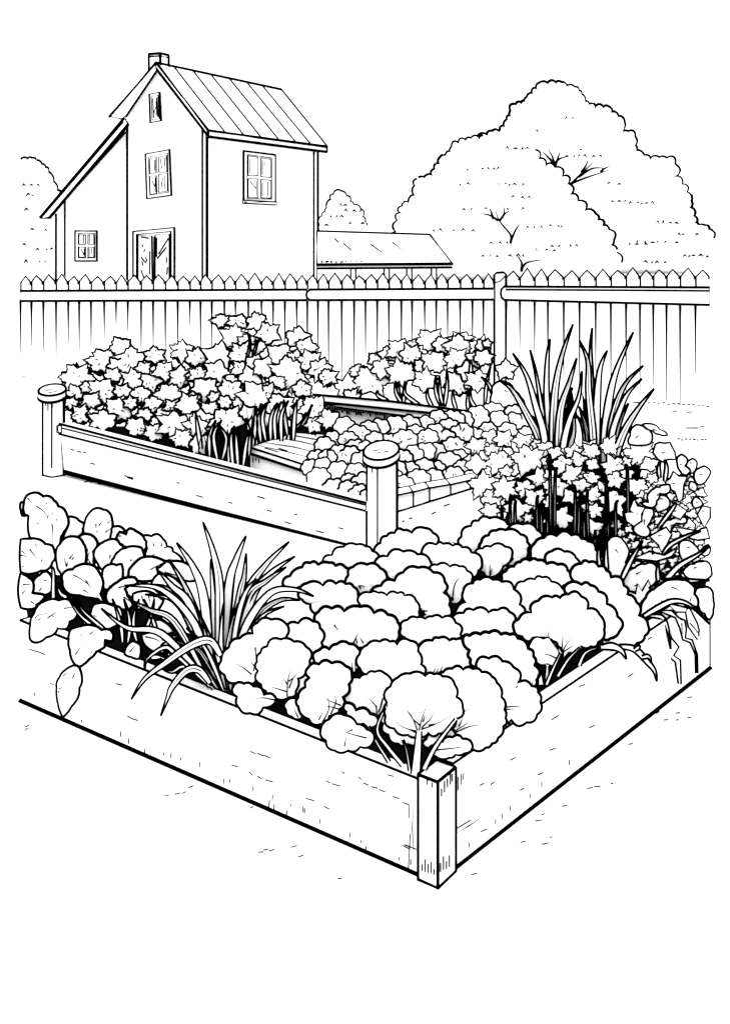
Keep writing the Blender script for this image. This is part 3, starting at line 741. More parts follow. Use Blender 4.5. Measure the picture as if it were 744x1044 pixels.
lettuce('pair of plain lettuce leaves stacked in the centre of the bed', [
    (A_((540,345),(560,322),(610,318),(660,315),(700,330),(712,360),(700,395),(650,400),(600,405),(570,390)), None, []),
    (A_((590,400),(630,382),(680,380),(730,390),(752,420),(744,470),(700,485),(660,490),(620,485),(597,450)), None, V(A_, [(650,485),(660,455)], [(640,485),(648,462)], [(632,480),(640,462)], [(660,482),(672,465)])),
    (B_((90,310),(120,290),(180,290),(230,290),(245,310),(240,345),(180,355),(120,358),(110,335)), None, [])])
lettuce('dome-shaped lettuce leaf in the centre right with a flat neighbour', [
    (B_((100,300),(125,265),(120,240),(145,220),(190,213),(240,235),(255,270),(268,295),(240,308),(190,300),(130,300)), None, []),
    (B_((245,230),(290,210),(330,215),(355,235),(365,258),(335,270),(290,285),(268,295),(255,262)), 622, V(B_, [(262,288),(268,275)]))])
lettuce('farthest lettuce, a folded leaf curled round a small inner one', [
    (B_((148,150),(185,135),(220,135),(237,155),(215,180),(187,205),(170,195)), 588, V(B_, [(184,203),(184,175)], [(184,200),(190,185)])),
    (B_((115,110),(140,85),(185,65),(225,80),(245,98),(200,120),(180,150),(140,150),(110,130)), 572, V(B_, [(113,128),(85,120)])),
    (B_((158,140),(180,105),(220,95),(255,105),(275,140),(262,170),(240,185),(215,195),(190,170)), 578, V(B_, [(240,160),(225,180),(212,195)])),
    (B_((225,88),(260,80),(295,95),(305,120),(280,155),(265,160),(240,130)), 574, [])])
lettuce('low lettuce under the star-leaved bush with a small half-moon leaf', [
    (B_((280,150),(290,125),(340,108),(400,115),(435,140),(452,172),(440,200),(400,200),(380,190),(340,190),(300,185)), 580, []),
    (B_((317,170),(330,145),(360,143),(388,160),(388,192),(350,198)), 586, []),
    (B_((212,208),(240,180),(280,165),(320,175),(370,190),(378,215),(340,228),(290,225),(250,235),(225,232)), None, [])])
lettuce('tree-like lettuce at the right with a forked dark-edged stem and long side leaves', [
    (B_((242,330),(250,305),(280,290),(300,262),(350,255),(400,252),(415,280),(445,295),(455,330),(440,360),(400,370),(370,384),(340,400),(310,378),(290,355),(260,345)), 677, V(B_, [(352,398),(362,370),(378,350)], [(350,395),(340,365),(310,338)], [(346,378),(325,350),(322,332)], [(355,385),(385,365)], [(352,390),(356,360),(357,335)])),
    (B_((280,360),(310,350),(345,370),(350,400),(320,412),(290,400)), 679, V(B_, [(345,400),(325,390),(312,388)])),
    (B_((362,225),(400,222),(440,240),(462,270),(485,300),(490,335),(470,352),(445,345),(430,320),(420,300),(380,260)), 655, V(B_, [(486,345),(492,325)])),
    (B_((375,195),(400,172),(440,180),(470,205),(500,225),(510,245),(530,265),(537,295),(560,320),(550,345),(510,368),(465,372),(450,350),(480,330),(470,290),(450,260),(400,225)), 650, V(B_, [(465,355),(475,350)], [(460,362),(470,360)]))],
    [([B_((318,460))[0], B_((335,420))[0], B_((352,385))[0]], 4, 684), ([B_((345,440))[0], B_((370,400))[0], B_((398,372))[0]], 4, 682), ([B_((395,415))[0], B_((410,385))[0], B_((440,372))[0]], 4, 680), ([B_((305,460))[0], B_((302,430))[0]], 6, 683), ([B_((318,455))[0], B_((320,415))[0]], 5, 683)])

# ---- broad leaved plants at the left
C_ = lambda *p: Z(*RC, p)
GC = 'smooth broad-leaved plants at the left end of the near bed'
def broad(label, leaves, stems=()):
    bx = sum(p[0] for p in leaves[0][0])/len(leaves[0][0]); d = bottom_d(675)
    t = thing('broad_leaved_plant', label, 'leafy plant', tuple(P(bx, HY+F*(H-.3)/d, d)), GC)
    for L in leaves:
        ve = L[2] if len(L) > 2 else []
        q = L[0]; cx = sum(p[0] for p in q)/len(q); cy = sum(p[1] for p in q)/len(q); bot = max(q, key=lambda p: p[1])
        if False:
            ve = [[(cx+rl.uniform(-8, 8), cy+rl.uniform(-8, 8))]*1 for _ in range(0)]
            b0 = (cx*.25+bot[0]*.75, cy*.25+bot[1]*.75); tp_ = (2*cx-bot[0], 2*cy-bot[1])
            ve = fan(b0[0], b0[1], cx*.6+tp_[0]*.4, cy*.6+tp_[1]*.4, 3, .8, rl)
            for _ in range(2):
                x, y = cx+rl.uniform(-7, 7), cy+rl.uniform(-7, 7); a = rl.uniform(-1.2, .4); l = rl.uniform(2, 5)
                ve.append([(x, y), (x+l*math.cos(a), y+l*math.sin(a))])
        put(t, 'leaf', q, L[1], rl.uniform(4, 16), rl.uniform(-14, 14), 2.3, None, 5, .1, ve, 1.1, sm=True)
    for path, by in stems:
        d = bottom_d(by); pl = leafplane(path[0][0], path[0][1], d, 2, 0); m = M()
        blade(m, path, 4.5, pl, 1.5); m.build('stem', t)
    return t
N_ = lambda *p: Z(15, 495, .1344, p); O_ = lambda *p: Z(15, 580, .1534, p); Q_ = lambda *p: Z(95, 520, .1478, p)
broad('broad-leaved plant at the far left end, one leaf drooping over the bed board', [
    (N_((48,405),(120,405),(170,405),(235,445),(290,460),(305,500),(310,555),(290,580),(250,640),(200,645),(150,665),(100,670),(48,655)), 600, V(N_, [(115,480),(140,515),(180,555)], [(48,530),(105,540)], [(55,495),(90,525)], [(60,620),(80,605)], [(205,575),(212,550)], [(155,440),(175,465)])),
    (N_((75,130),(85,90),(120,60),(160,52),(200,65),(220,82),(260,80),(300,110),(335,158),(375,175),(405,235),(410,290),(380,350),(355,390),(350,430),(310,500),(290,455),(240,445),(190,410),(120,400),(105,330),(108,230),(78,220)), 565, V(N_, [(100,95),(135,135)], [(165,155),(215,190),(250,240)], [(285,290),(292,360),(290,435)], [(252,250),(258,210)], [(168,283),(188,288)], [(315,250),(322,270)], [(240,130),(250,145)], [(285,205),(290,220)])),
    (N_((48,130),(75,125),(72,200),(85,230),(60,225),(48,190)), 560, []),
    (O_((115,160),(130,80),(170,40),(215,15),(250,60),(265,100),(320,110),(300,125),(250,145),(210,170),(160,165)), 606, V(O_, [(165,145),(185,120)], [(195,75),(218,75)])),
    (O_((42,30),(100,60),(125,90),(120,160),(160,165),(205,180),(150,240),(142,262),(42,258)), 618, V(O_, [(55,105),(115,102)], [(50,165),(80,135)], [(110,215),(140,240)])),
    (O_((100,450),(105,370),(130,300),(160,240),(230,205),(300,210),(350,200),(410,250),(425,290),(405,330),(370,345),(350,395),(290,390),(250,440),(210,455),(150,490),(115,480)), 660, V(O_, [(135,330),(165,305),(240,292)], [(220,325),(300,272)], [(330,262),(410,252)], [(155,342),(185,325)], [(255,315),(265,318)])),
    (N_((410,235),(455,240),(490,265),(528,290),(520,330),(515,360),(480,390),(420,390),(370,400),(400,330)), 556, V(N_, [(412,285),(425,285)])),
    (N_((318,500),(350,440),(395,395),(430,385),(490,395),(525,440),(545,490),(540,590),(470,610),(440,640),(380,690),(345,655),(322,600)), 592, V(N_, [(395,615),(385,580),(378,545)], [(395,610),(405,580)], [(415,555),(455,510)], [(435,560),(455,540)], [(428,410),(430,425)]))],
    [(C_((280,470), (250,430), (200,385), (150,300)), 672), (C_((130,400), (128,330), (128,265), (120,250)), 620), (C_((260,470), (225,420), (200,380), (185,340)), 668)])
broad('broad-leaved plant with the leaf that hangs right down the bed board', [
    (C_((155,275),(165,262),(185,258),(200,248),(225,243),(250,250),(262,268),(274,300),(265,330),(278,362),(258,345),(240,342),(205,335),(180,332),(160,315),(155,295)), 625, V(C_, [(185,275),(205,285),(232,305)], [(215,318),(232,330)], [(222,290),(240,318)])),
    (N_((530,290),(545,240),(585,190),(630,170),(675,185),(715,200),(740,240),(745,300),(730,400),(680,430),(630,440),(590,390),(530,365)), 560, V(N_, [(618,290),(618,330)], [(640,305),(665,272)], [(705,285),(730,265)], [(690,355),(735,320)], [(625,345),(628,358)])),
    (N_((490,390),(530,365),(575,370),(620,410),(632,450),(600,500),(600,570),(610,600),(575,605),(545,590),(548,490),(520,430)), 577, V(N_, [(552,575),(558,530),(572,500)], [(575,590),(562,555)])),
    (Q_((5,310),(15,270),(50,235),(110,205),(155,200),(185,235),(222,265),(180,285),(145,335),(120,372),(60,410),(35,370)), 580, V(Q_, [(118,310),(116,340)], [(70,232),(75,228)])),
    (O_((365,430),(375,400),(440,380),(520,375),(580,405),(640,405),(660,440),(652,480),(600,470),(600,520),(545,550),(500,600),(430,655),(400,635),(370,540),(360,470)), 684, V(O_, [(405,570),(445,510)], [(500,435),(535,405)], [(510,550),(515,560)], [(435,442),(445,440)])),
    (Q_((65,440),(75,400),(120,375),(165,380),(200,375),(202,470),(150,515),(100,550),(78,545),(65,480)), 607, V(Q_, [(115,425),(113,430)], [(110,520),(125,540)])),
    (O_((510,280),(530,235),(652,245),(700,255),(720,300),(700,360),(652,390),(590,405),(540,340),(505,300)), 648, V(O_, [(525,310),(550,318)], [(640,295),(650,315)])),
    (O_((400,640),(430,655),(450,740),(430,790),(415,870),(380,915),(325,985),(290,900),(280,790),(300,720),(340,670)), 712, V(O_, [(385,725),(418,660)], [(325,710),(345,695),(372,685)], [(295,800),(325,780)], [(290,820),(310,805)], [(295,840),(300,830)], [(235,762),(278,775)]))],
    [(C_((300,470), (270,430), (215,380), (200,345)), 668), (C_((180,345), (150,330), (140,300)), 628), (C_((265,460), (235,420), (210,395), (190,340)), 664)])
broad('broad-leaved plant beside the spiky grass, its folded leaves reaching behind the blades', [
    (Q_((245,462),(250,410),(300,350),(350,325),(420,322),(500,352),(480,375),(440,400),(450,440),(480,485),(440,500),(400,490),(310,490),(290,465)), 600, V(Q_, [(395,412),(440,385),(500,355)])),
    (Q_((125,370),(145,330),(180,285),(225,262),(290,250),(335,262),(355,315),(300,350),(250,410),(235,465),(202,470),(205,370),(165,378)), 588, V(Q_, [(255,350),(270,338)], [(150,370),(160,380)])),
    (Q_((160,190),(185,150),(230,165),(240,135),(258,125),(300,145),(345,175),(370,215),(365,270),(350,290),(320,255),(235,258),(200,240),(175,215)), 568, V(Q_, [(175,165),(195,150)], [(180,180),(200,178)], [(185,225),(200,245)])),
    (Q_((135,115),(180,110),(215,135),(230,160),(200,190),(165,200),(140,205),(120,195),(130,150)), 563, hatch(121, 546, 2.5, 4, rl)),
    (Q_((345,175),(400,182),(445,165),(480,195),(510,250),(550,265),(550,290),(590,310),(625,358),(560,350),(490,352),(430,330),(355,330),(372,265),(368,215)), 573, V(Q_, [(418,250),(420,220)], [(470,250),(480,210)], [(405,318),(428,302)], [(490,260),(525,255)], [(590,310),(610,345)])),
    (Q_((500,352),(560,350),(670,382),(700,400),(720,480),(620,480),(500,440),(450,425),(410,412)), 590, V(Q_, [(505,355),(560,378)], [(495,430),(630,465)], [(600,408),(604,410)])),
    (Q_((400,520),(450,440),(560,470),(640,560),(660,640),(600,660),(520,600)), 610, V(Q_, [(565,610),(575,585)])),
    (Q_((90,580),(120,530),(170,495),(230,465),(290,465),(312,498),(250,520),(220,540),(240,590),(275,655),(240,685),(180,675),(140,650),(100,640)), 624, V(Q_, [(175,535),(240,520),(310,515)], [(135,610),(140,640),(165,665)], [(210,600),(250,625)])),
    (C_((335,505),(345,480),(360,468),(382,480),(378,520),(355,515)), 670, V(C_, [(350,500),(368,480)])),
    (C_((385,450),(410,442),(440,445),(468,468),(440,505),(415,495),(395,480)), 666, V(C_, [(395,455),(425,462),(440,472)])),
    (C_((360,330),(385,322),(410,325),(450,350),(430,380),(400,372),(370,375)), 630, V(C_, [(385,335),(390,360)], [(405,335),(410,360)], [(420,340),(425,362)])),
    (C_((398,410),(440,405),(480,440),(450,450),(400,435)), 650, []),
    (C_((385,520),(410,505),(450,512),(470,530),(440,520),(410,522)), 675, [])],
    [(C_((x, 472), (x+a1, 430), (x+a2, 390), (x+a3, 345)), 660) for x, a1, a2, a3 in ((330, -4, -14, -30), (345, 6, 2, -12), (372, -10, -8, 6), (392, 8, 22, 30), (425, 0, -14, -34))] + [(C_((445,505), (450,480), (490,470), (505,500)), 668), (C_((470,515), (460,490), (480,455), (520,470)), 667)])

# ---- spiky grasses
def grass(label, blades_, d0, w, by, group, mids=.3, dark=(), rd=None, wk=1, name='spiky_plant'):
    rd = rd or random.Random(9)
    x0 = sum(b[0][0][0] for b in blades_)/len(blades_)
    zb = .3; t = thing(name, label, 'ornamental grass', (( x0-CX)/F*d0, d0, zb), group)
    for i, bl in enumerate(blades_):
        path, wp = bl[0], bl[1]; dd = bl[2] if len(bl) > 2 else 0
        pl = leafplane(path[0][0], path[0][1], d0+dd+rd.uniform(-.02, .02), rd.uniform(-4, 10), rd.uniform(-22, 22))
        m = M(); blade(m, path, wp*wk, pl, w, mid=rd.random() < mids); m.build('blade', t)
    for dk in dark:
        pl = leafplane(dk[0][0], dk[0][1], d0+.17, 0, 0); m = M(); m.solid([pl.at(*p) for p in dk], -pl.n*.01, 1); m.build('shade_wedge', t)  # black wedge behind the blades: painted shade for the gaps at their base
    return t
gb = [([(222,695),(224,605),(218,565),(207,532)],9.5,.03),([(226,695),(233,600),(241,570),(251,546)],9.5,.06),([(229,698),(244,610),(249,588),(251,564)],7.5,.09),
 ([(216,690),(208,610),(197,578),(180,553)],10,.0),([(233,690),(250,610),(270,577),(295,552)],9,.05),([(234,690),(256,612),(275,585),(301,567)],8.5,.03),
 ([(236,690),(250,640),(275,605),(300,601),(320,608)],8.5,-.02),([(235,690),(252,612),(272,592),(292,578)],7.5,.07),([(240,680),(262,630),(285,612),(306,612)],7,-.04),
 ([(215,695),(195,620),(175,597),(162,582)],9,.04),([(214,692),(199,637),(165,601),(127,597)],8.5,-.05),([(210,690),(178,634),(153,622),(131,611)],7,-.07),
 ([(208,690),(165,646),(130,640),(103,620)],7.5,-.1),([(221,700),(190,628),(170,600),(140,598)],7,.1),([(223,700),(205,640),(190,600),(172,570)],8,.08),([(219,695),(196,640),(176,612),(148,606)],6,.02),
 ([(225,668),(214,653),(195,658),(170,675),(148,692),(134,713)],9,-.28),([(214,696),(203,683),(190,684),(176,700),(171,712),(164,730)],8,-.32),
 ([(229,700),(220,650),(217,600),(215,570)],7,.12),([(231,700),(232,640),(236,600),(240,580)],7,.1),([(232,700),(240,640),(250,605),(262,590)],7,.0),([(234,700),(246,650),(262,620),(282,598)],7,.02),
 ([(226,702),(205,665),(185,655),(165,652)],5,-.06),([(222,702),(200,672),(180,664),(160,668)],5,-.08),([(228,704),(215,672),(205,655),(190,640)],5,-.09),([(230,704),(222,670),(214,650),(206,630)],5,-.08),
 ([(236,704),(232,670),(236,640),(243,615)],5.5,-.05),([(232,704),(226,665),(226,640),(228,615)],5.5,-.06),([(218,702),(190,680),(175,685),(160,678)],4.5,-.1),([(214,700),(180,668),(168,660),(150,672),(148,684)],5,-.12),
 ([(238,700),(250,655),(268,628),(290,618)],6,-.03)]
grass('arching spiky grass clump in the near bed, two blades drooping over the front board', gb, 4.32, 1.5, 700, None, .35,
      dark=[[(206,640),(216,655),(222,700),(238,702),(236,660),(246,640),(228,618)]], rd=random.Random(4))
D_ = lambda *p: Z(500, 320, .242, p)
tb = [(D_((205,700),(205,540),(150,420),(90,320),(42,284)),6.5),(D_((232,700),(225,520),(190,390),(150,260),(92,165)),6.5),(D_((245,700),(240,530),(215,400),(192,260),(165,150)),4.5,.05),
 (D_((255,700),(250,530),(235,350),(238,190),(250,105)),6,.06),(D_((262,700),(262,500),(270,330),(298,180),(346,43)),7,.03),(D_((285,700),(285,540),(295,400),(330,290),(362,185)),7,-.03),
 (D_((300,700),(305,560),(330,450),(370,350),(384,240)),6,-.06),(D_((430,700),(430,530),(412,330),(408,200),(372,110)),6.5,.02),(D_((425,700),(425,500),(425,300),(420,150),(427,58)),4.5,.06),
 (D_((440,700),(442,540),(448,350),(460,230),(490,154)),7,-.02),(D_((475,700),(480,520),(500,350),(535,220),(600,76)),7.5),(D_((498,700),(500,520),(525,390),(570,290),(643,217)),6,.04),
 (D_((505,700),(508,520),(545,400),(580,330),(637,273)),5.5,.02),(D_((510,740),(520,620),(560,500),(620,400),(688,314)),7.5,-.06),(D_((398,700),(397,540),(385,470),(360,425)),4,.1),
 (D_((412,700),(410,540),(392,450),(372,390)),4.5,.08),(D_((520,700),(525,530),(545,450),(580,375)),5,.07),(D_((270,700),(275,520),(300,400),(345,310)),5,.09),(D_((325,700),(335,560),(350,480),(340,330)),5,.1)]
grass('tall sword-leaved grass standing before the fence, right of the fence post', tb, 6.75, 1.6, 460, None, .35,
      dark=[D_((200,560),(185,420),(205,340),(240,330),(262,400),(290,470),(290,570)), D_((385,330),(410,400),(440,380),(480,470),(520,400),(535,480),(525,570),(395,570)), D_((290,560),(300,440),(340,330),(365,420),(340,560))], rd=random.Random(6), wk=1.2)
rd = random.Random(14)

# ---- bushes of jagged leaves
def bush(name, label, cat, leaves, dfun, w, bx, by, group=None, npts=(5, 6), depth=.6, stems=(), shadestems=(), rd=None, extra=None, el=(0, 25), k=None, marks=2, back=None):
    rd = rd or random.Random(31)
    d = dfun(bx, by); t = thing(name, label, cat, ((bx-CX)/F*d, d, 0), group)
    m = M()
    if back:                                                   # inner leaves inked black: painted shade seen only through the gaps
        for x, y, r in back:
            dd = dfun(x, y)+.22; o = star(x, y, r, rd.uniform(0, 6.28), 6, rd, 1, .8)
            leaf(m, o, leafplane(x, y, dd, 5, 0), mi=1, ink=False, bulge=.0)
    for L in sorted(leaves, key=lambda q: q[1]):
        x, y, r = L[:3]; sq = L[3] if len(L) > 3 else rd.uniform(.75, .95)
        n = rd.randint(*npts)
        o = star(x, y, r, rd.uniform(0, 6.28), n, rd, sq, depth) if not k else scallop([(x+r*rd.uniform(.85, 1.1)*math.cos(j*math.tau/n+x), y+sq*r*rd.uniform(.85, 1.1)*math.sin(j*math.tau/n+x)) for j in range(n)], k, 4)
        dd = dfun(x, y)+rd.uniform(-.03, .03)
        pl = leafplane(x, y, dd, rd.uniform(*el), rd.uniform(-18, 18))
        ve = []
        for _ in range(rd.randint(0, marks)):
            a = rd.uniform(0, 6.28); q = r*rd.uniform(.1, .5); l = r*rd.uniform(.1, .3)
            ve.append([(x+q*math.cos(a), y+q*math.sin(a)*sq), (x+(q+l)*math.cos(a), y+(q+l)*math.sin(a)*sq)])
        leaf(m, o, pl, w*rd.uniform(.85, 1.15), bulge=r/F*dd*.12, veins=ve, vw=1.1)
    m.build('foliage', t)
    if stems or shadestems:
        s = M()
        for path, wp in stems:
            pl = leafplane(path[0][0], path[0][1], dfun(path[0][0], path[0][1])-.0, 2, 0); blade(s, path, wp, pl, 1.5)
        for path, wp in shadestems:  # stems coloured ink black, painting shade into the bush interior
            pl = leafplane(path[0][0], path[0][1], dfun(path[0][0], path[0][1])+.06, 2, 0); s.tube([pl.at(*p) for p in smooth(path, 4, False)], wp, taper=1)
        s.build('stem', t)
    if extra: extra(t)
    return t
b1 = [(120,375,88),(250,290,80),(340,220,58),(390,290,80),(510,260,55),(560,340,58),(650,240,60),(720,270,60),(400,385,62),(250,440,78),(350,440,50),(110,450,52),(190,490,52),(140,560,52),(250,590,72),(330,530,78),(440,460,58),(490,390,55),(500,510,52),(580,460,72),(640,370,62),(720,360,55),(680,510,62),(730,430,52),(420,620,62),(510,650,55),(610,610,85),(650,680,58),(720,620,62),(320,310,50),(450,330,45),(170,420,40),(390,500,40),(600,520,45),(560,560,50),(90,500,40),(300,360,50),(200,560,40),(460,560,45)]
b2 = [(160,85,62,.55),(240,90,60,.6),(330,90,55),(215,170,70),(280,190,48),(390,150,62),(350,230,55),(450,260,72),(540,170,70),(580,220,55),(260,260,70),(140,270,80),(40,270,55),(130,340,62),(40,360,52),(70,430,78),(200,440,68),(300,370,62),(370,320,62),(490,350,92),(430,400,52),(330,470,92),(450,520,78),(600,290,62),(650,330,60),(690,370,50),(560,430,52),(620,530,72),(700,580,62),(100,540,55),(180,590,88),(290,550,52),(50,600,72),(310,610,38),(50,710,62),(620,610,48),(170,495,42),(250,330,48),(450,470,48),(320,300,50),(530,280,50),(400,440,45),(250,500,45),(390,260,45),(10,480,45),(120,470,40)]
lf = [(55+x*.2016, 310+y*.2016, r*.2016*1.15) for x, y, r in b1] + [(195+q[0]*.2016, 310+q[1]*.2016, q[2]*.2016*1.15)+tuple(q[3:]) for q in b2]
def dl(x, y):
    yb = 437+(x-62)*.255; db = 9.45+(7.22-9.45)*(x-62)/311
    return db+.3+max(-.2, (yb-y))*.0105
rs = random.Random(15)
st = [([(x, y+14+rs.uniform(-2, 4)), (x+rs.uniform(-4, 4), y-8), (x+rs.uniform(-6, 8), y-24)], 4.6) for x, y in [(222,452),(227,455),(233,458),(238,460),(243,461),(248,462),(262,436),(266,435),(271,434),(276,434),(281,433),(287,432),(293,431),(299,431),(214,452),(205,445),(258,440),(254,450)]]
ds = [([(x, y+12), (x+rs.uniform(-3, 3), y-4), (x+rs.uniform(-4, 4), y-22)], rs.uniform(1, 2.2)) for x in range(200, 304, 4) for y in [460 if x < 252 else 436]]
st += [([(250, 372), (255, 350), (252, 338)], 2.5), ([(258, 365), (262, 350), (266, 344)], 2.5), ([(305,438),(313,425),(318,412)],3), ([(298,440),(308,430),(312,420)],3)]
bush('leafy_bush', 'large bush of jagged maple-like leaves filling the left of the further bed', 'bush', lf, dl, 2.0, 180, 470, stems=st, shadestems=ds, rd=rs, marks=5, back=[(x, y, r*.9) for x, y, r in [(q[0], q[1]+2, q[2]) for q in lf if q[1] > 350]])
b3 = [(190,270,62),(280,240,72),(330,190,52),(230,200,40),(400,110,52),(450,130,52),(410,210,62),(500,180,42),(550,160,62),(530,70,58),(580,90,42),(650,100,62),(660,60,52,.5),(510,240,52),(640,150,52),(690,200,52),(650,250,62),(730,240,52),(740,105,48),(720,150,42),(350,130,40),(200,310,40),(300,150,35),(460,90,30)]
lf = [(310+q[0]*.242, 330+q[1]*.242, q[2]*.242*1.15)+tuple(q[3:]) for q in b3] + [(400+x*.2016, 320+y*.2016, r*.2016) for x, y, r in [(460,220,62),(478,150,30),(572,285,62),(450,160,40),(400,340,60),(340,360,60)]]
st = [([(310+x*.242, 330+y*.242), (310+x2*.242+rs.uniform(-1, 1), 330+(y+y2)/2*.242), (310+x2*.242, 330+y2*.242)], 4) for x, y, x2, y2 in [(355,325,310,280),(415,340,385,240),(418,340,425,240),(490,345,425,250),(540,350,520,270),(580,355,555,215),(585,355,570,220),(590,350,600,190),(640,360,625,280),(690,365,690,280),(730,365,700,280),(650,240,640,170),(700,220,700,150),(410,335,400,240)]]
bush('leafy_bush', 'open bush of curled jagged leaves on thin stems behind the back rail', 'bush', lf, lambda x, y: 11.6+(415-y)*.004-(x-320)*.004, 1.9, 420, 418, stems=st+[([(494,412),(496,390),(500,372)],3.5),([(503,405),(498,392),(490,384)],3.5)], rd=random.Random(41))
# frilly low cover around the middle post
rd = random.Random(52); pts = []
reg = [(313,482),(318,462),(333,446),(352,434),(372,432),(404,434),(432,427),(470,424),(500,418),(528,420),(536,440),(540,470),(500,482),(482,490),(455,487),(430,492),(407,500),(372,508),(345,500),(322,494)]
def inside(p, poly):
    c = False
    for i in range(len(poly)):
        a, b = poly[i], poly[(i+1) % len(poly)]
        if (a[1] > p[1]) != (b[1] > p[1]) and p[0] < (b[0]-a[0])*(p[1]-a[1])/(b[1]-a[1])+a[0]: c = not c
    return c
def scatter(poly, r, n, rd):
    xs = [p[0] for p in poly]; ys = [p[1] for p in poly]; out = []
    for _ in range(n):
        q = (rd.uniform(min(xs), max(xs)), rd.uniform(min(ys), max(ys)))
        if inside(q, poly) and all(math.dist(q, o) > r for o in out): out.append(q)
    return out
pts = scatter(reg, 10.5, 5000, rd)
lfL = [(x, y, rd.uniform(9.5, 12.5)) for x, y in pts if x < 392]; lfR = [(x, y, rd.uniform(9.5, 12.5)) for x, y in pts if x >= 392]
dm = lambda x, y: 7.6+(500-y)*.01+(.0 if x < 400 else (x-400)*.003)
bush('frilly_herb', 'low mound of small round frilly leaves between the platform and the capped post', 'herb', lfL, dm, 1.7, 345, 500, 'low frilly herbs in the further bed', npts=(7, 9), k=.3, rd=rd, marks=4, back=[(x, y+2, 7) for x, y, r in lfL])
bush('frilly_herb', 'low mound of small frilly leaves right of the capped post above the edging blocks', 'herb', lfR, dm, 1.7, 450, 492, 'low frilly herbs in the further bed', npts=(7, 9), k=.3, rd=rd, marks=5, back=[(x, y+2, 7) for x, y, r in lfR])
# star leaved bush on the right
b5 = [(60,140,55),(140,90,52),(220,100,55),(330,110,52),(410,130,30),(150,170,42),(60,250,58),(190,240,72),(360,220,82),(470,160,52),(520,180,42),(630,180,52),(560,250,52),(720,150,52),(100,370,78),(220,390,62),(340,390,58),(430,330,58),(490,310,35),(620,310,58),(520,385,62),(670,370,48),(150,450,62),(400,450,62),(490,470,42),(610,440,48),(300,520,68),(360,560,32),(550,560,68),(700,320,42),(735,400,38),(720,500,48),(720,620,48),(480,570,30),(140,520,52),(230,290,38),(430,230,38),(650,220,48)]
b6 = [(40,170,52),(150,140,52),(320,190,82),(50,250,38),(170,260,62),(380,250,48),(180,340,48),(310,380,58),(40,330,48),(100,380,32),(50,430,48),(170,470,72),(60,520,48),(50,620,52),(190,600,32),(215,650,26),(400,330,35),(250,300,40),(240,240,35)]
lf = [(475+x*.1747, 430+y*.1747, r*.1747*1.3) for x, y, r in b5] + [(595+x*.1747, 430+y*.1747, r*.1747*1.3) for x, y, r in b6]
dr_ = lambda x, y: 5.95+(565-y)*.0068
rs = random.Random(16)
st = [([(x, 566), (x+rs.uniform(-2, 2), y+8), (x+rs.uniform(-4, 4), y)], 2.6) for x, y in [(512,515),(520,512),(525,510),(548,505),(553,512),(558,520),(585,495),(589,505),(596,520),(605,540),(600,500),(617,485),(620,500),(628,510),(561,470),(565,478),(640,475),(575,540)]]
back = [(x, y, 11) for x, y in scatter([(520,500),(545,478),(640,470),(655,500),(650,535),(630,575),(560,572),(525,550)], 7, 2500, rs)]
bush('star_leaved_bush', 'dense bush of small star-shaped leaves over shade painted in black at the foot of the sword grass', 'bush', lf, dr_, 1.6, 570, 540, stems=st, rd=rs, back=back, npts=(4, 6), depth=.55)

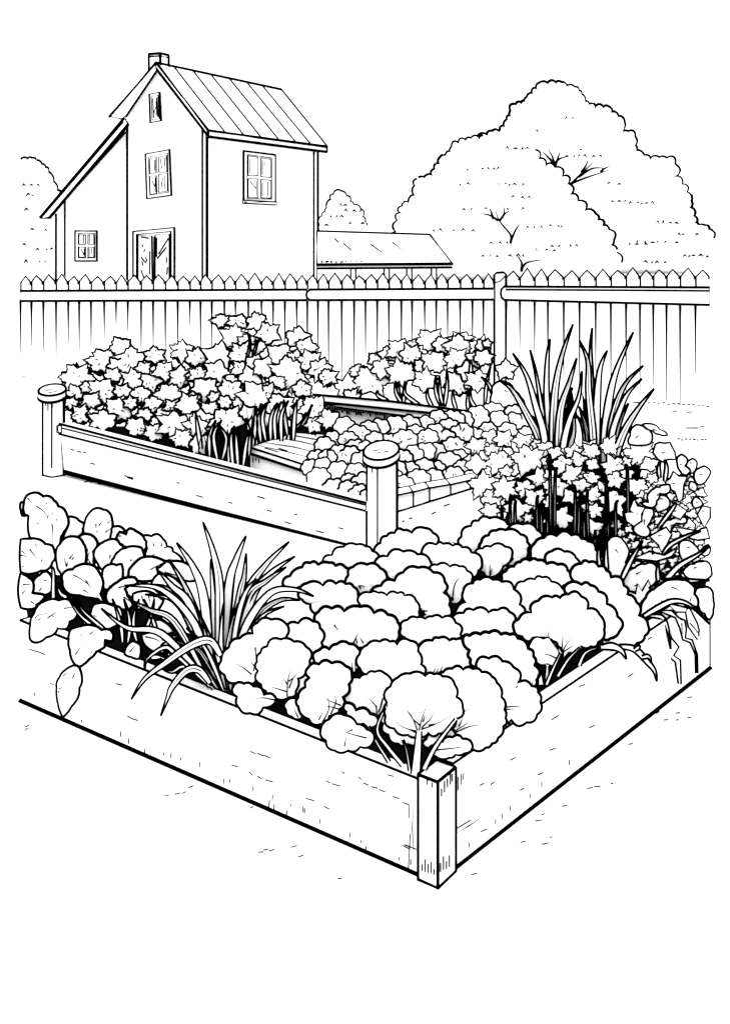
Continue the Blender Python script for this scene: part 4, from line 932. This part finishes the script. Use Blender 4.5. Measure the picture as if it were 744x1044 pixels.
# ---- larger leaved plants at the far right
E_ = lambda *p: Z(595, 430, .1747, p); H_ = lambda *p: Z(590, 530, .1882, p)
t = thing('tall_leafy_plant', 'tangled plant with mixed pointed leaves at the far right end of the near bed', 'leafy plant', tuple(G(690, 560, .3)))
def pl_leaf(parent, pts, d, el=6, az=0, w=1.9, veins=(), sm=True, name='leaf', k=None):
    m = M(); o = wavy(pts, rl, .03, .2, 9, .5) if sm else (scallop(pts, k, 4) if k else pts)
    leaf(m, o, leafplane(sum(p[0] for p in pts)/len(pts), sum(p[1] for p in pts)/len(pts), d, el, az), w, bulge=.01, veins=veins, vw=1.1); return m.build(name, parent)
for q, d, sm in [(E_((470,350),(500,330),(520,290),(550,315),(600,320),(580,370),(575,450),(550,470),(530,410),(490,385)), 5.75, False),
    (E_((290,530),(265,510),(290,450),(310,490),(355,500),(335,540),(335,580),(290,610),(245,580),(235,530)), 5.4, False),
    (E_((355,500),(400,510),(400,560),(370,610),(385,660),(350,675),(290,640),(290,610),(335,580),(340,540)), 5.45, True),
    (E_((375,470),(370,430),(410,390),(440,385),(470,365),(500,370),(500,410),(440,420),(420,460),(400,500),(330,480)), 5.6, True),
    (E_((540,240),(545,200),(570,190),(600,215),(590,260),(620,290),(600,310),(560,290)), 5.95, True),
    (E_((590,240),(630,215),(660,240),(640,300),(600,290)), 6.05, True), (E_((640,320),(650,280),(700,260),(735,290),(715,340),(665,365)), 5.9, True),
    (E_((610,390),(620,350),(655,370),(645,405)), 5.85, True), (E_((630,460),(650,440),(690,480),(640,500)), 5.8, True),
    (E_((400,180),(415,130),(440,120),(470,125),(500,120),(530,180),(535,220),(490,220),(460,235),(430,220)), 6.2, False),
    (E_((260,130),(270,80),(300,20),(360,40),(400,80),(385,130),(330,140)), 6.6, True), (E_((340,15),(400,15),(440,50),(490,80),(440,70),(400,50)), 6.55, True),
    (E_((410,440),(460,430),(500,460),(480,510),(430,530)), 5.65, True), (E_((500,540),(540,480),(570,500),(600,520),(560,570)), 5.6, False),
    (H_((160,110),(200,90),(240,110),(265,150),(250,230),(210,320),(180,320),(155,220)), 5.35, True), (H_((240,330),(250,290),(300,260),(360,240),(410,240),(410,340),(330,390),(270,385)), 5.25, True),
    (H_((380,90),(430,60),(470,40),(500,80),(450,185),(430,140)), 5.5, False), (H_((300,210),(380,170),(460,190),(530,150),(500,200),(420,225)), 5.4, False),
    (H_((540,130),(560,110),(620,130),(650,170),(600,200),(560,220)), 5.45, True), (H_((655,170),(700,135),(706,180),(670,192)), 5.4, True), (H_((560,280),(620,240),(706,235),(706,310),(600,320)), 5.35, True),
    (H_((520,40),(580,50),(640,60),(690,40),(706,100),(640,110),(560,90)), 5.55, False), (H_((250,380),(305,400),(315,345),(340,385),(375,325),(395,385),(340,440),(315,480),(290,430)), 5.15, False),
    (E_((660,540),(690,490),(735,500),(735,560),(700,620)), 5.75, False), (E_((560,640),(610,560),(650,600),(640,650)), 5.65, False),
    (E_((440,640),(470,590),(500,570),(560,555),(600,560),(600,590),(540,590),(510,620),(500,650)), 5.6, True)]:
    pl_leaf(t, q, d, rl.uniform(0, 14), rl.uniform(-10, 10), 1.8, sm=sm, veins=[[(q[0][0]*.6+q[len(q)//2][0]*.4, q[0][1]*.6+q[len(q)//2][1]*.4), (q[0][0]*.4+q[len(q)//2][0]*.6, q[0][1]*.4+q[len(q)//2][1]*.6)]])
for path, wp, d in [(H_((380,380),(460,330),(540,250),(640,190),(708,140)), 6, 5.1), (H_((225,335),(280,220),(345,110)), 5, 5.2), (H_((430,345),(425,280),(430,230)), 4, 5.12), (H_((455,180),(500,130),(600,80),(660,60)), 4, 5.3), (H_((150,290),(145,200),(150,100)), 4, 5.25), (H_((440,330),(540,330),(620,330),(706,328)), 5, 5.08), (H_((120,280),(105,200),(112,110)),4,5.3),
     (E_((430,620),(520,500),(530,470)), 4, 5.5), (E_((470,350),(480,270),(470,220)), 4, 5.7), (E_((440,330),(435,270),(445,225)), 3.5, 5.7)]:
    m = M(); blade(m, path, wp*1.1, leafplane(path[0][0], path[0][1], d, 0, 0), 1.7); m.build('branch', t)
m = M(); rs = random.Random(66)
for (x, y) in scatter([(655,500),(716,480),(716,585),(640,590),(610,575),(640,540)], 6, 900, rs):
    o = star(x, y, rs.uniform(5, 8), rs.uniform(0, 6), 4, rs, .8, .5); leaf(m, o, leafplane(x, y, 6.0-(y-480)*.003, rs.uniform(0, 20), rs.uniform(-20, 20)), 1.3, bulge=.004)
m.build('foliage', t)
t = thing('trailing_plant', 'plant with long torn leaves spilling over the right board of the near bed', 'leafy plant', tuple(G(660, 622, .36)))
pl_leaf(t, H_((326,532),(335,470),(360,420),(405,375),(440,350),(500,320),(560,325),(625,365),(625,400),(640,470),(590,450),(520,440),(470,455),(410,490)), 4.98, 10, 0, 2.3, V(H_, [(418,470),(412,455)], [(450,450),(445,430)], [(480,440),(475,418)], [(500,365),(530,375),(545,395)], [(600,440),(610,410)]))
pl_leaf(t, H_((630,375),(665,362),(706,372),(706,540),(680,510),(645,470),(622,420)), 5.03, 5, 0, 2.2)
pl_leaf(t, H_((400,515),(440,505),(470,540),(490,590),(500,640),(540,688),(512,735),(548,760),(552,890),(535,885),(520,770),(488,745),(482,640),(455,560)), 4.93, 3, 0, 1.7, V(H_, [(480,640),(490,700)], [(470,600),(478,610)]), sm=False)
pl_leaf(t, H_((430,495),(500,490),(540,530),(572,545),(580,590),(575,640),(612,650),(640,730),(642,830),(630,830),(628,730),(600,665),(560,650),(545,590),(520,530)), 4.91, 3, 0, 1.7, V(H_, [(555,560),(560,620)], [(548,540),(560,545)]), sm=False)
pl_leaf(t, H_((480,450),(600,480),(640,560),(650,600),(640,650),(590,580),(575,500),(520,500)), 4.95, 3, 0, 1.6, V(H_, [(600,560),(650,620),(655,650)], [(585,480),(580,500)]), sm=False)
for path, wp, d in [(H_((330,535),(420,480),(510,440),(600,462),(706,565)), 4, 4.87), (H_((380,520),(450,530),(480,600),(495,700)), 3, 4.88), (H_((215,685),(300,700),(370,770),(408,820),(420,875)), 4.5, 4.42), (H_((120,690),(180,685),(230,710),(255,755)), 5, 4.4), (H_((300,705),(320,690),(330,680)), 3, 4.41), (H_((340,745),(375,740),(390,775)), 3, 4.40)]:
    m = M(); blade(m, path, wp*1.5, leafplane(path[0][0], path[0][1], d, 0, 0), 1.7); m.build('tendril', t)
# curved leaf bank behind the back rail
t = thing('broad_plant', 'short plant with one smooth thick leaf between the rail end and the sword grass', 'leafy plant', tuple(G(512, 420, .0)))
pl_leaf(t, Z(500, 320, .242, [(8,400),(5,330),(25,290),(60,285),(100,320),(140,400),(180,500),(150,530),(125,430),(100,395),(60,392)]), 9.6, 8, 0, 1.8, [[(514,398),(519,400)]])

# ---- ground cover strokes: scattered grass tips and soil crumbs
m = M(); rd = random.Random(90)
def gt(x, y, dx, dy, w=1.0): m.tube([G(x, y)+Vector((0, 0, .004)), G(x+dx, y+dy)+Vector((0, 0, .006))], w, k=4)
for x, y in [(26,745),(160,778),(155,776),(168,812),(178,811),(186,810),(192,804),(263,870),(268,868),(274,869),(297,865),(304,875),(344,897),(255,825),(26,742),(560,855),(605,803),(598,805),(572,823),(530,860),(480,893),(668,728),(700,733),(688,735),(640,760),(545,838),(552,832),(92,492),(100,494),(112,496),(119,498),(660,690),(676,735),(688,728),(622,800),(552,862),(700,712),(86,492),(620,735),(645,742)]:
    gt(x, y, rd.uniform(2.5, 7), rd.uniform(-1.5, .5), .85)
for x in range(23, 62, 4): gt(x, 384.5-(x-23)*.09+rd.uniform(-.6, .6), rd.uniform(1.5, 3.5), -.4, 1.3)
for x in range(660, 722, 5): gt(x, 411+(x-660)*.05+rd.uniform(-1, 1), rd.uniform(1.5, 4), rd.uniform(-.3, .6), 1.2)
for x in range(690, 722, 4): gt(x, 449+rd.uniform(-1, 1), rd.uniform(1.5, 3), rd.uniform(-.3, .6), 1.3)
gt(698, 437, 13, 0, 1.2); gt(645, 411, 10, 0, 1.2)
for x, y in [(500,415),(505,414),(685,420),(700,421),(712,436)]: gt(x, y, 5, -.5, 1)
struct(m.build('grass_tufts'), 'stuff', 'sparse short grass tips and crumbs scattered over the bare white ground', 'grass')

# ================================================================== LIGHT, SKY, CAMERA
wd = bpy.data.worlds.new('World'); scn.world = wd; wd.use_nodes = True
nt = wd.node_tree; bg = nt.nodes['Background']
bg.inputs['Color'].default_value = (1, 1, 1, 1); bg.inputs['Strength'].default_value = 1.0
sl = bpy.data.lights.new('sun', 'SUN'); sl.energy = 1.0; sl.angle = math.radians(25); sl.color = (1, 1, 1)
so = bpy.data.objects.new('sun', sl); COL.objects.link(so); so.rotation_euler = (math.radians(38), math.radians(-12), 0)
cd = bpy.data.cameras.new('camera'); co = bpy.data.objects.new('camera', cd); COL.objects.link(co)
co.location = CAM; co.rotation_euler = (math.pi/2, 0, 0)
cd.sensor_fit = 'AUTO'; cd.sensor_width = 36; cd.lens = F/1044*36; cd.shift_y = -(522-HY)/1044
cd.clip_end = 2000; cd.clip_start = .05; scn.camera = co
scn.view_settings.view_transform = 'Standard'; scn.view_settings.look = 'None'
scn.view_settings.exposure = 1.0; scn.view_settings.gamma = 1
scn.cycles.max_bounces = 8; scn.cycles.diffuse_bounces = 6
